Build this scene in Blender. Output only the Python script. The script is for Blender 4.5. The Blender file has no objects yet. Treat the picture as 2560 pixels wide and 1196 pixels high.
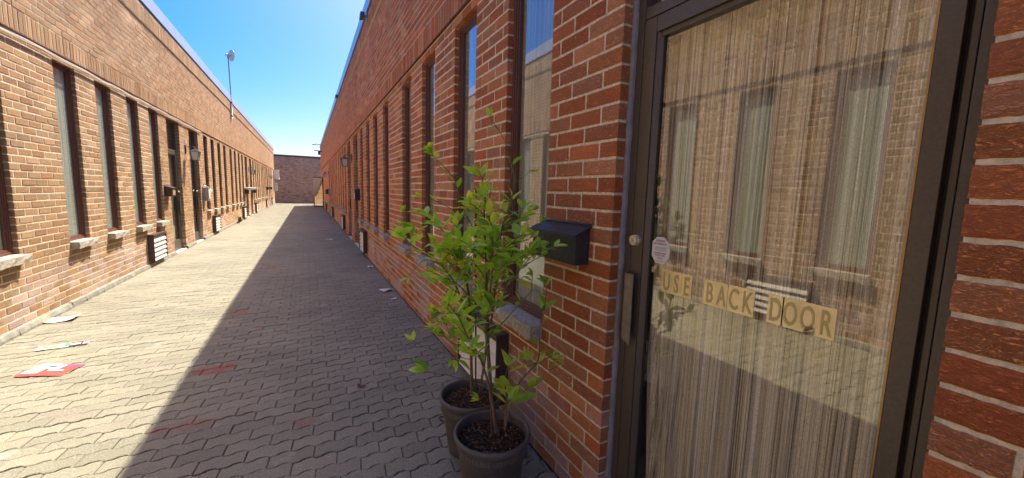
import bpy, math, random
import numpy as np
from mathutils import Vector, Matrix
from mathutils import noise as mn

random.seed(7)
rng = np.random.default_rng(7)
sc = bpy.context.scene
COL = sc.collection
R = math.radians

# ------------------------------------------------------------------ camera
CAM_H = 1.33
FOC, CX, CY = 984.7, 1280.0, 598.0
YAW, PITCH, ROLL = .48085, .11601, .02806
_f = Vector((math.sin(YAW) * math.cos(PITCH), math.cos(YAW) * math.cos(PITCH), -math.sin(PITCH)))
_r0 = Vector((math.cos(YAW), -math.sin(YAW), 0))
_u0 = _r0.cross(_f)
_r = _r0 * math.cos(ROLL) + _u0 * math.sin(ROLL)
_u = -_r0 * math.sin(ROLL) + _u0 * math.cos(ROLL)
cd = bpy.data.cameras.new('camera')
cam = bpy.data.objects.new('camera', cd)
COL.objects.link(cam)
M = Matrix.Identity(4)
for i in range(3):
    M[i][0], M[i][1], M[i][2] = _r[i], _u[i], -_f[i]
M[2][3] = CAM_H
cam.matrix_world = M
cd.sensor_width = 36.0
cd.lens = FOC / 2560 * 36.0
cd.clip_start = .02
cd.clip_end = 600
sc.camera = cam

# ------------------------------------------------------------------ sky, sun, exposure
SUN = Vector((1.0, 1.1, 2.53)).normalized()
w = bpy.data.worlds.new("World")
sc.world = w
w.use_nodes = True
nt = w.node_tree
bg = nt.nodes['Background']
sky = nt.nodes.new('ShaderNodeTexSky')
sky.sky_type = 'NISHITA'
sky.sun_disc = False
sky.sun_elevation = math.asin(SUN.z)
sky.sun_rotation = math.atan2(SUN.x, SUN.y)
sky.air_density = .7
sky.dust_density = 3.0
sky.ozone_density = 3.0
hs = nt.nodes.new('ShaderNodeHueSaturation')
hs.inputs['Saturation'].default_value = 1.8
nt.links.new(sky.outputs[0], hs.inputs['Color'])
tn = nt.nodes.new('ShaderNodeVectorMath')
tn.operation = 'MULTIPLY'
tn.inputs[1].default_value = (1.04, .90, .90)
nt.links.new(hs.outputs[0], tn.inputs[0])
nt.links.new(tn.outputs[0], bg.inputs[0])
bg.inputs[1].default_value = .066
sl = bpy.data.lights.new('sun', 'SUN')
sl.energy = 1.95
sl.angle = R(.53)
sl.color = (1.0, .90, .74)
so = bpy.data.objects.new('sun', sl)
so.rotation_euler = (-SUN).to_track_quat('-Z', 'Y').to_euler()
so.location = (10, 10, 20)
COL.objects.link(so)
sc.view_settings.view_transform = 'Standard'
sc.view_settings.look = 'None'
sc.view_settings.exposure = 2.5
sc.view_settings.gamma = 1
sc.cycles.max_bounces = 8
sc.cycles.diffuse_bounces = 6
sc.cycles.glossy_bounces = 4
sc.cycles.transparent_max_bounces = 10
sc.cycles.caustics_reflective = False
sc.cycles.caustics_refractive = False
sc.cycles.sample_clamp_indirect = 4
try:
    sc.cycles.use_denoising = True
except Exception:
    pass

XR, XL = 1.0215, -2.244       # brick planes of the right and left building


def at(px, py, Y):
    d = _r * ((px - CX) / FOC) - _u * ((py - CY) / FOC) + _f
    t = Y / d.y
    return Vector((d.x * t, Y, d.z * t + CAM_H))


# ------------------------------------------------------------------ materials
def mat(name):
    m = bpy.data.materials.new(name)
    m.use_nodes = True
    n = m.node_tree
    return m, n, n.nodes['Principled BSDF'], n.nodes['Material Output']


def N(n, t, **kw):
    x = n.nodes.new(t)
    for k, v in kw.items():
        setattr(x, k, v)
    return x


def simple(name, col, rough=.6, metal=0.0, bump=0.0, bscale=60, var=0.0, spec=.5):
    m, n, b, o = mat(name)
    b.inputs['Base Color'].default_value = (*col, 1)
    b.inputs['Roughness'].default_value = rough
    b.inputs['Metallic'].default_value = metal
    b.inputs['Specular IOR Level'].default_value = spec
    if bump or var:
        g = N(n, 'ShaderNodeNewGeometry')
        nz = N(n, 'ShaderNodeTexNoise')
        nz.inputs['Scale'].default_value = bscale
        nz.inputs['Detail'].default_value = 4
        n.links.new(g.outputs['Position'], nz.inputs['Vector'])
        if bump:
            bp = N(n, 'ShaderNodeBump')
            bp.inputs['Strength'].default_value = 1
            bp.inputs['Distance'].default_value = bump
            n.links.new(nz.outputs['Fac'], bp.inputs['Height'])
            n.links.new(bp.outputs[0], b.inputs['Normal'])
        if var:
            nz2 = N(n, 'ShaderNodeTexNoise')
            nz2.inputs['Scale'].default_value = bscale * .22
            nz2.inputs['Detail'].default_value = 5
            n.links.new(g.outputs['Position'], nz2.inputs['Vector'])
            mr = N(n, 'ShaderNodeMapRange')
            mr.inputs[1].default_value = .3
            mr.inputs[2].default_value = .7
            mr.inputs[3].default_value = 1 - var
            mr.inputs[4].default_value = 1 + var
            n.links.new(nz2.outputs['Fac'], mr.inputs[0])
            mx = N(n, 'ShaderNodeVectorMath', operation='SCALE')
            mx.inputs[0].default_value = col
            n.links.new(mr.outputs[0], mx.inputs['Scale'])
            n.links.new(mx.outputs[0], b.inputs['Base Color'])
    return m


def mixcol(n, fac, a, b, blend='MIX'):
    x = N(n, 'ShaderNodeMix', data_type='RGBA', blend_type=blend)
    for sock, v in ((x.inputs[0], fac), (x.inputs[6], a), (x.inputs[7], b)):
        if hasattr(v, 'is_linked') or hasattr(v, 'links'):
            n.links.new(v, sock)
        elif isinstance(v, (int, float)):
            sock.default_value = v
        else:
            sock.default_value = (*v, 1)
    return x.outputs[2]


def ramp(n, src, stops, interp='LINEAR'):
    r = N(n, 'ShaderNodeValToRGB')
    r.color_ramp.interpolation = interp
    e = r.color_ramp.elements
    while len(e) < len(stops):
        e.new(.5)
    for i, (p, c) in enumerate(stops):
        e[i].position = p
        e[i].color = (*c, 1) if len(c) == 3 else c
    n.links.new(src, r.inputs[0])
    return r.outputs[0]


def maprange(n, src, a, b, c, d, smooth=False):
    x = N(n, 'ShaderNodeMapRange')
    if smooth:
        x.interpolation_type = 'SMOOTHSTEP'
    x.inputs[1].default_value, x.inputs[2].default_value = a, b
    x.inputs[3].default_value, x.inputs[4].default_value = c, d
    n.links.new(src, x.inputs[0])
    return x.outputs[0]


def mth(n, op, a, b=None):
    x = N(n, 'ShaderNodeMath', operation=op)
    for i, v in enumerate((a, b)):
        if v is None:
            continue
        if isinstance(v, (int, float)):
            x.inputs[i].default_value = v
        else:
            n.links.new(v, x.inputs[i])
    return x.outputs[0]


def noise(n, vec, scale, detail=3, rough=.55, dist=0.0):
    x = N(n, 'ShaderNodeTexNoise')
    x.inputs['Scale'].default_value = scale
    x.inputs['Detail'].default_value = detail
    x.inputs['Roughness'].default_value = rough
    x.inputs['Distortion'].default_value = dist
    n.links.new(vec, x.inputs['Vector'])
    return x.outputs['Fac']


def brick_mat(name, stops, rug=.007, groove=.45, efflo=1.0):
    """rug-faced clay brick: each brick its own tint and its own run of wavy grooves"""
    m, n, b, o = mat(name)
    g = N(n, 'ShaderNodeNewGeometry')
    at_ = N(n, 'ShaderNodeAttribute', attribute_name='tint')
    t = at_.outputs['Fac']
    off = N(n, 'ShaderNodeCombineXYZ')
    for i in range(3):
        n.links.new(mth(n, 'MULTIPLY', t, 37.0 + i * 11), off.inputs[i])
    sc_ = N(n, 'ShaderNodeVectorMath', operation='MULTIPLY')
    sc_.inputs[1].default_value = (50, 50, 160)
    n.links.new(g.outputs['Position'], sc_.inputs[0])
    ad = N(n, 'ShaderNodeVectorMath', operation='ADD')
    n.links.new(sc_.outputs[0], ad.inputs[0])
    n.links.new(off.outputs[0], ad.inputs[1])
    n1 = noise(n, ad.outputs[0], 1.0, 4, .6, 1.6)
    rid = mth(n, 'ABSOLUTE', mth(n, 'SUBTRACT', n1, .5))
    rid = maprange(n, rid, 0.0, .13, 0, 1)
    # how rugged: varies from brick to brick
    rg = maprange(n, mth(n, 'FRACT', mth(n, 'MULTIPLY', t, 7.31)), 0, 1, .35, 1.0)
    hgt = mth(n, 'MULTIPLY', rid, rg)
    fine = noise(n, g.outputs['Position'], 420, 3, .6)
    hh = mth(n, 'ADD', hgt, mth(n, 'MULTIPLY', fine, .35))
    bp = N(n, 'ShaderNodeBump')
    bp.inputs['Strength'].default_value = 1
    bp.inputs['Distance'].default_value = rug
    n.links.new(hh, bp.inputs['Height'])
    n.links.new(bp.outputs[0], b.inputs['Normal'])
    c = ramp(n, t, stops)
    # groove shade painted into the clay colour, on top of the bump
    inv = mth(n, 'MULTIPLY', mth(n, 'SUBTRACT', 1.0, rid), mth(n, 'ADD', mth(n, 'MULTIPLY', rg, .6), .4))
    c = mixcol(n, mth(n, 'MULTIPLY', inv, groove), c, mixcol(n, 1.0, c, (.36, .27, .24), 'MULTIPLY'))
    c = mixcol(n, mth(n, 'MULTIPLY', maprange(n, rid, .7, 1.0, 0, .75), rg), c, mixcol(n, 1.0, c, (1.18, 1.45, 1.6), 'MULTIPLY'))  # ridge highlights painted in as a lighter colour
    sp = noise(n, g.outputs['Position'], 900, 2, .5)
    c = mixcol(n, maprange(n, sp, .62, .72, 0, .35), c, (.55, .42, .34))
    big = noise(n, g.outputs['Position'], 1.1, 5, .6)
    c = mixcol(n, 1.0, c, mixcol(n, maprange(n, big, .3, .7, 0, 1), (.92, .91, .91), (1.12, 1.12, 1.12)), 'MULTIPLY')
    # lime bloom on the lowest courses
    sep = N(n, 'ShaderNodeSeparateXYZ')
    n.links.new(g.outputs['Position'], sep.inputs[0])
    zz = maprange(n, sep.outputs[2], .28, .62, 1, 0, True)
    e1 = noise(n, g.outputs['Position'], 1.7, 3, .6)
    e2 = maprange(n, mth(n, 'FRACT', mth(n, 'MULTIPLY', t, 13.7)), 0, 1, -.12, .14)
    em = maprange(n, mth(n, 'ADD', e1, e2), .44, .58, 0, 1, True)
    em = mth(n, 'MULTIPLY', mth(n, 'MULTIPLY', em, zz), .8 * efflo)
    em = mth(n, 'MULTIPLY', em, maprange(n, fine, .35, .6, .55, 1))
    c = mixcol(n, em, c, (.74, .56, .54))
    n.links.new(c, b.inputs['Base Color'])
    b.inputs['Roughness'].default_value = .82
    b.inputs['Specular IOR Level'].default_value = .35
    return m


BR = brick_mat('red_rug_brick', [(0, (.72, .20, .058)), (.3, (.84, .27, .085)), (.55, (.88, .32, .11)),
                                 (.8, (.88, .40, .19)), (1, (.74, .235, .085))])
BL = brick_mat('orange_rug_brick', [(0, (.50, .275, .125)), (.3, (.57, .345, .165)), (.6, (.61, .385, .195)),
                                    (.85, (.64, .42, .225)), (1, (.56, .32, .145))], rug=.007, groove=.5)
BE = brick_mat('brown_brick', [(0, (.34, .21, .155)), (.4, (.50, .30, .22)), (.7, (.56, .36, .27)), (1, (.26, .17, .12))],
               rug=.002, groove=.3, efflo=.3)
MORT = simple('mortar', (.70, .62, .46), .95, bump=.003, bscale=260, var=.22)
STONE = None


def stone_mat():
    m, n, b, o = mat('rough_limestone')
    g = N(n, 'ShaderNodeNewGeometry')
    a = noise(n, g.outputs['Position'], 60, 5, .7)
    c = ramp(n, a, [(.3, (.20, .18, .14)), (.5, (.42, .39, .31)), (.75, (.6, .56, .46))])
    n.links.new(c, b.inputs['Base Color'])
    bp = N(n, 'ShaderNodeBump')
    bp.inputs['Strength'].default_value = 1
    bp.inputs['Distance'].default_value = .006
    n.links.new(noise(n, g.outputs['Position'], 75, 4, .65), bp.inputs['Height'])
    n.links.new(bp.outputs[0], b.inputs['Normal'])
    b.inputs['Roughness'].default_value = .9
    return m


STONE = stone_mat()
CONC = simple('kerb_concrete', (.25, .245, .205), .92, bump=.006, bscale=50, var=.25)
BROWN = simple('brown_window_paint', (.14, .058, .042), .42, bump=.0004, bscale=400, var=.12)
BRONZE = simple('bronze_anodised', (.105, .088, .070), .42, .3, bump=.0002, bscale=600, var=.12)
WORN = simple('worn_bronze', (.22, .19, .145), .38, .4, var=.2, bscale=120)
BLACKM = simple('black_gasket', (.012, .012, .013), .7)
DARKMET = simple('dark_painted_metal', (.034, .037, .045), .42, .2, bump=.0006, bscale=220, var=.25)
CHROME = simple('worn_nickel', (.80, .76, .68), .32, .9)
FLASH = simple('grey_metal_flashing', (.42, .46, .52), .38, .6, var=.05, bscale=3)
DARKGAP = simple('dark_metal_and_shade', (.03, .028, .03), .6)
STEEL = simple('rusty_lintel', (.12, .05, .025), .85, var=.4, bscale=40)
WHITE = simple('white_louvre_paint', (.74, .72, .66), .55, var=.08, bscale=30)
CASE = simple('vent_casing_paint', (.075, .045, .038), .5, var=.15, bscale=40)
GREYP = simple('grey_box_metal', (.33, .33, .32), .5, .3, var=.1)
INNER = simple('inner_plaster', (.38, .36, .33), .9)
ROOFM = simple('roof_membrane', (.10, .10, .10), .95)
CAULK = simple('grey_sealant', (.27, .25, .25), .8, bump=.004, bscale=60, var=.2)


def glass_mat(name, refl, tint, base=.25):
    """coated glazing: mirror share rises towards grazing, the rest passes through tinted"""
    m, n, b, o = mat(name)
    n.nodes.remove(b)
    gl = N(n, 'ShaderNodeBsdfGlossy')
    gl.inputs['Roughness'].default_value = .006
    gl.inputs['Color'].default_value = (*refl, 1)
    g = N(n, 'ShaderNodeNewGeometry')
    bp = N(n, 'ShaderNodeBump')
    bp.inputs['Strength'].default_value = 1
    bp.inputs['Distance'].default_value = .0006
    n.links.new(noise(n, g.outputs['Position'], 3.0, 1, .4), bp.inputs['Height'])
    n.links.new(bp.outputs[0], gl.inputs['Normal'])
    tr = N(n, 'ShaderNodeBsdfTransparent')
    tr.inputs['Color'].default_value = (*tint, 1)
    lw = N(n, 'ShaderNodeLayerWeight')
    lw.inputs['Blend'].default_value = .5
    f = maprange(n, mth(n, 'POWER', lw.outputs['Facing'], 2.5), 0, 1, base, .92)
    mx = N(n, 'ShaderNodeMixShader')
    n.links.new(f, mx.inputs[0])
    n.links.new(tr.outputs[0], mx.inputs[1])
    n.links.new(gl.outputs[0], mx.inputs[2])
    n.links.new(mx.outputs[0], o.inputs[0])
    return m


GLR = glass_mat('bronze_reflective_glass', (.97, .93, .78), (.98, .97, .92), .15)
GLW = glass_mat('window_glass', (.92, .96, 1.0), (.90, .94, .91), .07)


def curtain_mat(name, ca, cb, cc, sy=160):
    """string curtain: thin vertical strands of several yarn colours, with knots along them"""
    m, n, b, o = mat(name)
    g = N(n, 'ShaderNodeNewGeometry')
    s = N(n, 'ShaderNodeVectorMath', operation='MULTIPLY')
    s.inputs[1].default_value = (sy * .2, sy, .5)
    n.links.new(g.outputs['Position'], s.inputs[0])
    a = noise(n, s.outputs[0], 1.0, 3, .75)
    s2 = N(n, 'ShaderNodeVectorMath', operation='MULTIPLY')
    s2.inputs[1].default_value = (2, 14, .25)
    n.links.new(g.outputs['Position'], s2.inputs[0])
    a2 = noise(n, s2.outputs[0], 1.0, 2, .5)
    c = ramp(n, mth(n, 'ADD', a, mth(n, 'MULTIPLY', mth(n, 'SUBTRACT', a2, .5), .22)),
             [(.38, ca), (.45, cb), (.53, cb), (.58, cc)])
    s3 = N(n, 'ShaderNodeVectorMath', operation='MULTIPLY')
    s3.inputs[1].default_value = (100, 500, 300)
    n.links.new(g.outputs['Position'], s3.inputs[0])
    c = mixcol(n, maprange(n, noise(n, s3.outputs[0], 1.0, 1, .5), .4, .6, .0, .3), c, (.04, .035, .03))
    n.links.new(c, b.inputs['Base Color'])
    b.inputs['Roughness'].default_value = .9
    b.inputs['Specular IOR Level'].default_value = .1
    return m


CURT = curtain_mat('string_curtain_yarn', (.17, .145, .12), (.62, .60, .51), (.98, .97, .88), 230)
CURTW = curtain_mat('window_curtain_cloth', (.66, .76, .69), (.74, .84, .77), (.80, .88, .82), 30)
CURTG = curtain_mat('grey_curtain_cloth', (.30, .29, .25), (.38, .37, .33), (.46, .45, .40), 40)


def paver_mat():
    m, n, b, o = mat('concrete_paver')
    g = N(n, 'ShaderNodeNewGeometry')
    P = g.outputs['Position']
    t = N(n, 'ShaderNodeAttribute', attribute_name='tint').outputs['Fac']
    c = ramp(n, t, [(0, (.200, .198, .144)), (.3, (.222, .220, .160)), (.65, (.245, .240, .174)), (.9, (.262, .254, .186)), (1, (.218, .203, .158))])
    sp = noise(n, P, 170, 4, .75)
    c = mixcol(n, maprange(n, sp, .56, .68, 0, .8), c, (.60, .57, .50))
    c = mixcol(n, maprange(n, sp, .46, .36, 0, .6), c, (.09, .08, .07))
    big = noise(n, P, .9, 5, .6)
    c = mixcol(n, 1.0, c, mixcol(n, maprange(n, big, .3, .7, 0, 1), (.82, .81, .82), (1.12, 1.11, 1.08)), 'MULTIPLY')
    # brick-red chalk stains of their own shape
    sep = N(n, 'ShaderNodeSeparateXYZ')
    n.links.new(P, sep.inputs[0])
    wob = noise(n, P, 7, 4, .65)
    st = None
    for (sx, sy, rx, ry, k) in ((-.64, 3.42, .14, .10, .8), (-.62, 2.64, .18, .06, .35), (-.66, 4.9, .14, .14, .4),
                                (-.55, 7.5, .3, .22, .4), (-.05, 2.40, .07, .05, .4), (-.45, 4.3, .06, .04, .4)):
        dx = mth(n, 'DIVIDE', mth(n, 'SUBTRACT', sep.outputs[0], sx), rx)
        dy = mth(n, 'DIVIDE', mth(n, 'SUBTRACT', sep.outputs[1], sy), ry)
        r2 = mth(n, 'ADD', mth(n, 'MULTIPLY', dx, dx), mth(n, 'MULTIPLY', dy, dy))
        r2 = mth(n, 'ADD', r2, mth(n, 'MULTIPLY', mth(n, 'SUBTRACT', wob, .5), 4.5))
        q = maprange(n, r2, .1, 1.1, k, 0, True)
        st = q if st is None else mth(n, 'MAXIMUM', st, q)
    c = mixcol(n, st, c, (.30, .075, .05))
    # pale lime dust
    du = noise(n, P, 3.2, 6, .7)
    c = mixcol(n, maprange(n, du, .60, .72, 0, .35), c, (.55, .53, .50))
    n.links.new(c, b.inputs['Base Color'])
    bp = N(n, 'ShaderNodeBump')
    bp.inputs['Strength'].default_value = 1
    bp.inputs['Distance'].default_value = .003
    n.links.new(sp, bp.inputs['Height'])
    n.links.new(bp.outputs[0], b.inputs['Normal'])
    b.inputs['Roughness'].default_value = .88
    return m


PAVER = paver_mat()
SAND = simple('joint_sand', (.095, .082, .062), .98, bump=.004, bscale=90, var=.4)
SOILG = simple('bare_ground', (.22, .20, .17), .95, bump=.01, bscale=20, var=.2)


# ------------------------------------------------------------------ mesh building
class MB:
    def __init__(s):
        s.v, s.f, s.m, s.t = [], [], [], []

    def poly(s, pts, mi=0, t=.5):
        k = len(s.v)
        s.v.extend([tuple(p) for p in pts])
        s.f.append(tuple(range(k, k + len(pts))))
        s.m.append(mi)
        s.t.append(t)

    def box(s, x0, x1, y0, y1, z0, z1, mi=0, t=.5):
        if x0 > x1: x0, x1 = x1, x0
        k = len(s.v)
        s.v += [(x0, y0, z0), (x1, y0, z0), (x1, y1, z0), (x0, y1, z0), (x0, y0, z1), (x1, y0, z1), (x1, y1, z1), (x0, y1, z1)]
        for q in ((0, 3, 2, 1), (4, 5, 6, 7), (0, 1, 5, 4), (1, 2, 6, 5), (2, 3, 7, 6), (3, 0, 4, 7)):
            s.f.append(tuple(k + i for i in q))
            s.m.append(mi)
            s.t.append(t)

    def hexa(s, P, mi=0, t=.5):
        """eight points: bottom ring 0-3, top ring 4-7"""
        k = len(s.v)
        s.v += [tuple(p) for p in P]
        for q in ((0, 3, 2, 1), (4, 5, 6, 7), (0, 1, 5, 4), (1, 2, 6, 5), (2, 3, 7, 6), (3, 0, 4, 7)):
            s.f.append(tuple(k + i for i in q))
            s.m.append(mi)
            s.t.append(t)

    def tube(s, pts, rad, n=8, mi=0, t=.5, cap=True):
        pts = [Vector(p) for p in pts]
        if isinstance(rad, (int, float)): rad = [rad] * len(pts)
        k = len(s.v)
        up = None
        for i, p in enumerate(pts):
            d = (pts[min(i + 1, len(pts) - 1)] - pts[max(i - 1, 0)])
            d = d.normalized() if d.length > 1e-9 else Vector((0, 0, 1))
            if up is None:
                up = Vector((0, 0, 1)) if abs(d.z) < .9 else Vector((1, 0, 0))
            a = d.cross(up)
            a = a.normalized() if a.length > 1e-6 else Vector((1, 0, 0))
            b = a.cross(d)
            up = b
            for j in range(n):
                an = 2 * math.pi * j / n
                s.v.append(tuple(p + (a * math.cos(an) + b * math.sin(an)) * rad[i]))
        for i in range(len(pts) - 1):
            for j in range(n):
                j2 = (j + 1) % n
                s.f.append((k + i * n + j, k + i * n + j2, k + (i + 1) * n + j2, k + (i + 1) * n + j))
                s.m.append(mi)
                s.t.append(t)
        if cap:
            s.f.append(tuple(k + j for j in range(n)))
            s.f.append(tuple(k + (len(pts) - 1) * n + n - 1 - j for j in range(n)))
            s.m += [mi, mi]
            s.t += [t, t]

    def lathe(s, prof, cx, cy, n=40, mi=0, t=.5):
        k = len(s.v)
        for (r, z) in prof:
            for j in range(n):
                a = 2 * math.pi * j / n
                s.v.append((cx + r * math.cos(a), cy + r * math.sin(a), z))
        for i in range(len(prof) - 1):
            for j in range(n):
                j2 = (j + 1) % n
                s.f.append((k + i * n + j, k + i * n + j2, k + (i + 1) * n + j2, k + (i + 1) * n + j))
                s.m.append(mi)
                s.t.append(t)

    def build(s, name, mats, parent=None, smooth=False, bevel=0.0):
        me = bpy.data.meshes.new(name)
        me.from_pydata(s.v, [], s.f)
        if not isinstance(mats, (list, tuple)): mats = [mats]
        for m in mats: me.materials.append(m)
        if len(mats) > 1:
            me.polygons.foreach_set('material_index', s.m)
        a = me.attributes.new('tint', 'FLOAT', 'FACE')
        a.data.foreach_set('value', np.array(s.t, dtype=np.float32))
        if smooth:
            me.polygons.foreach_set('use_smooth', [True] * len(s.f))
        me.update()
        ob = bpy.data.objects.new(name, me)
        COL.objects.link(ob)
        if parent is not None: ob.parent = parent
        if bevel:
            md = ob.modifiers.new('bevel', 'BEVEL')
            md.width = bevel
            md.segments = 2
            md.limit_method = 'ANGLE'
        return ob


def tag(o, label=None, cat=None, group=None, kind=None):
    if label: o['label'] = label
    if cat: o['category'] = cat
    if group: o['group'] = group
    if kind: o['kind'] = kind
    return o


def empty(name, loc=(0, 0, 0), **kw):
    o = bpy.data.objects.new(name, None)
    COL.objects.link(o)
    o.location = loc
    o.empty_display_size = .1
    return tag(o, **kw)


def kids(o):
    return [c for c in bpy.data.objects if c.parent == o]


def copy_tree(o, loc=None, parent=None):
    ch = kids(o)
    c = o.copy()
    COL.objects.link(c)
    c.parent = parent
    if loc is not None: c.location = loc
    for k in ch: copy_tree(k, None, c)
    return c


def text_mesh(txt, size, mb, origin, ax, up, mi=0, sx=1.0, extr=.0004, t=.5, bold=0.0):
    cu = bpy.data.curves.new('txt', 'FONT')
    cu.body = txt
    cu.size = size
    cu.extrude = extr
    cu.offset = bold
    cu.resolution_u = 3
    cu.align_x = 'CENTER'
    ob = bpy.data.objects.new('txt', cu)
    COL.objects.link(ob)
    dg = bpy.context.evaluated_depsgraph_get()
    me = bpy.data.meshes.new_from_object(ob.evaluated_get(dg))
    ax, up = Vector(ax), Vector(up)
    nn = ax.cross(up)
    k = len(mb.v)
    for v in me.vertices:
        mb.v.append(tuple(Vector(origin) + ax * v.co.x * sx + up * v.co.y + nn * v.co.z))
    for p in me.polygons:
        mb.f.append(tuple(k + i for i in p.vertices))
        mb.m.append(mi)
        mb.t.append(t)
    bpy.data.objects.remove(ob)
    bpy.data.curves.remove(cu)
    bpy.data.meshes.remove(me)


# ------------------------------------------------------------------ ground
g = MB()
g.poly([(-300, -300, -.03), (300, -300, -.03), (300, 300, -.03), (-300, 300, -.03)])
tag(g.build('ground', SOILG), kind='structure')
g = MB()
g.poly([(-6, -6, -.013), (6, -6, -.013), (6, 38.3, -.013), (-6, 38.3, -.013)])
tag(g.build('paving_bed', SAND), kind='structure')


def zz(x):
    """zigzag joint line of the interlocking pavers, period 0.1 m"""
    u = (x / .1) % 1.0
    if u < .30: s = -1
    elif u < .5: s = -1 + 2 * (u - .30) / .2
    elif u < .8: s = 1
    else: s = 1 - 2 * (u - .8) / .2
    return .0078 * s


def paving():
    m = MB()
    L, Wd, gp = .2, .098, .0019
    row = -10
    while True:
        y0 = row * Wd - .005
        row += 1
        if y0 > 38.15: break
        xa, xb = XL + .01, XR - .004
        if y0 > 33.75: xb = 5
        if y0 > 36.6: xa = -5
        near = y0 < 7.5
        mid = y0 < 16
        shift = .0975 if row % 2 else -.0025
        i0 = int(math.floor((xa - shift) / L))
        i = i0
        while True:
            x0 = i * L + shift
            i += 1
            if x0 >= xb: break
            x1 = x0 + L
            a, b = max(x0, xa), min(x1, xb)
            if b - a < .02: continue
            t = random.random()
            dz = random.uniform(-.0026, .0016)
            sx, sy = random.uniform(-.006, .006), random.uniform(-.012, .012)
            j = random.uniform(-.0012, .0012)
            gpa = gp * random.uniform(.5, 1.9)
            if near: xs = [a + (b - a) * q / 12 for q in range(13)]
            elif mid: xs = [a + (b - a) * q / 6 for q in range(7)]
            else: xs = [a, (a + b) / 2, b]
            bot = [(x, y0 + zz(x) + gpa + j) for x in xs]
            top = [(x, y0 + Wd + zz(x) - gpa + j) for x in reversed(xs)]
            ring = bot + top
            e = .0038
            n_ = len(ring)
            # slanted, slightly S-shaped ends
            pts = []
            cyy = y0 + Wd / 2
            for (x, y) in ring:
                xx = x + (y - cyy) * .10
                if abs(x - a) < 1e-6 and a > xa: xx += gpa
                if abs(x - b) < 1e-6 and b < xb: xx -= gpa
                pts.append((xx, y))
            cx_ = (a + b) / 2

            def z_(x, y):
                return dz + (x - cx_) * sx + (y - cyy) * sy
            if not mid:
                m.poly([(x, y, z_(x, y)) for x, y in pts], 0, t)
                continue
            k = len(m.v)
            for (x, y) in pts: m.v.append((x, y, -.014))
            for (x, y) in pts: m.v.append((x, y, z_(x, y) - .003))
            for (x, y) in pts:
                ix = cx_ + (x - cx_) * (1 - 2 * e / (b - a))
                iy = cyy + (y - cyy) * (1 - 2 * e / Wd)
                m.v.append((ix, iy, z_(ix, iy)))
            for q in range(n_):
                q2 = (q + 1) % n_
                for lv in (0, 1):
                    m.f.append((k + lv * n_ + q, k + lv * n_ + q2, k + (lv + 1) * n_ + q2, k + (lv + 1) * n_ + q))
                    m.m.append(0)
                    m.t.append(t)
            m.f.append(tuple(k + 2 * n_ + q for q in range(n_)))
            m.m.append(0)
            m.t.append(t)
    return m.build('paving', PAVER)


tag(paving(), kind='structure')

# ------------------------------------------------------------------ brick walls
CH, BLEN = .067, .2
Z0 = .003
HEAD = Z0 + 38 * CH           # head of every opening
SILLZ = Z0 + 9 * CH           # underside of the stone sills


def rug_height(y, z, t):
    q = Vector((y * 38 + t * 91, z * 120 + t * 57, t * 33))
    wv = mn.noise(Vector((y * 30, z * 30, t * 71))) * 1.6
    a = mn.noise(q + Vector((0, wv * 1.3, 0)))
    b = mn.noise(q * 2.3 + Vector((5, wv, 3)))
    return (1 - abs(a) * 3.2) * .5 + b * .35


def fine_brick(mb, X, s, ya, yb, za, zb, t):
    ny, nz = max(6, int((yb - ya) / .0062)), 10
    amp = .0020 + .0026 * ((t * 7.31) % 1)
    k = len(mb.v)
    for i in range(ny + 1):
        for j in range(nz + 1):
            u, v = i / ny, j / nz
            y, z = ya + (yb - ya) * u, za + (zb - za) * v
            e = min(u * (yb - ya), (1 - u) * (yb - ya), v * (zb - za), (1 - v) * (zb - za))
            h = rug_height(y, z, t) * amp
            rim = max(0, 1 - e / .005)
            d = -h * (1 - rim * .6) + .0022 * rim ** 2
            jy = mn.noise(Vector((z * 90, t * 40, i * .01))) * .0016 * (1 if i in (0, ny) else 0)
            jz = mn.noise(Vector((y * 70, t * 60, j * .01))) * .0018 * (1 if j in (0, nz) else 0)
            mb.v.append((X + s * d, y + jy, z + jz))
    W = nz + 1
    for i in range(ny):
        for j in range(nz):
            q = (k + i * W + j, k + i * W + j + 1, k + (i + 1) * W + j + 1, k + (i + 1) * W + j)
            mb.f.append(q if s > 0 else q[::-1])
            mb.m.append(0); mb.t.append(t)
    # sides
    ring = [(i, 0) for i in range(ny)] + [(ny, j) for j in range(nz)] + [(i, nz) for i in range(ny, 0, -1)] + [(0, j) for j in range(nz, 0, -1)]
    k2 = len(mb.v)
    for (i, j) in ring:
        x, y, z = mb.v[k + i * W + j]
        mb.v.append((X + s * .09, y, z))
    n = len(ring)
    for q in range(n):
        q2 = (q + 1) % n
        (i, j), (i2, j2) = ring[q], ring[q2]
        mb.f.append((k + i * W + j, k + i2 * W + j2, k2 + q2, k2 + q))
        mb.m.append(0); mb.t.append(t)


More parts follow.
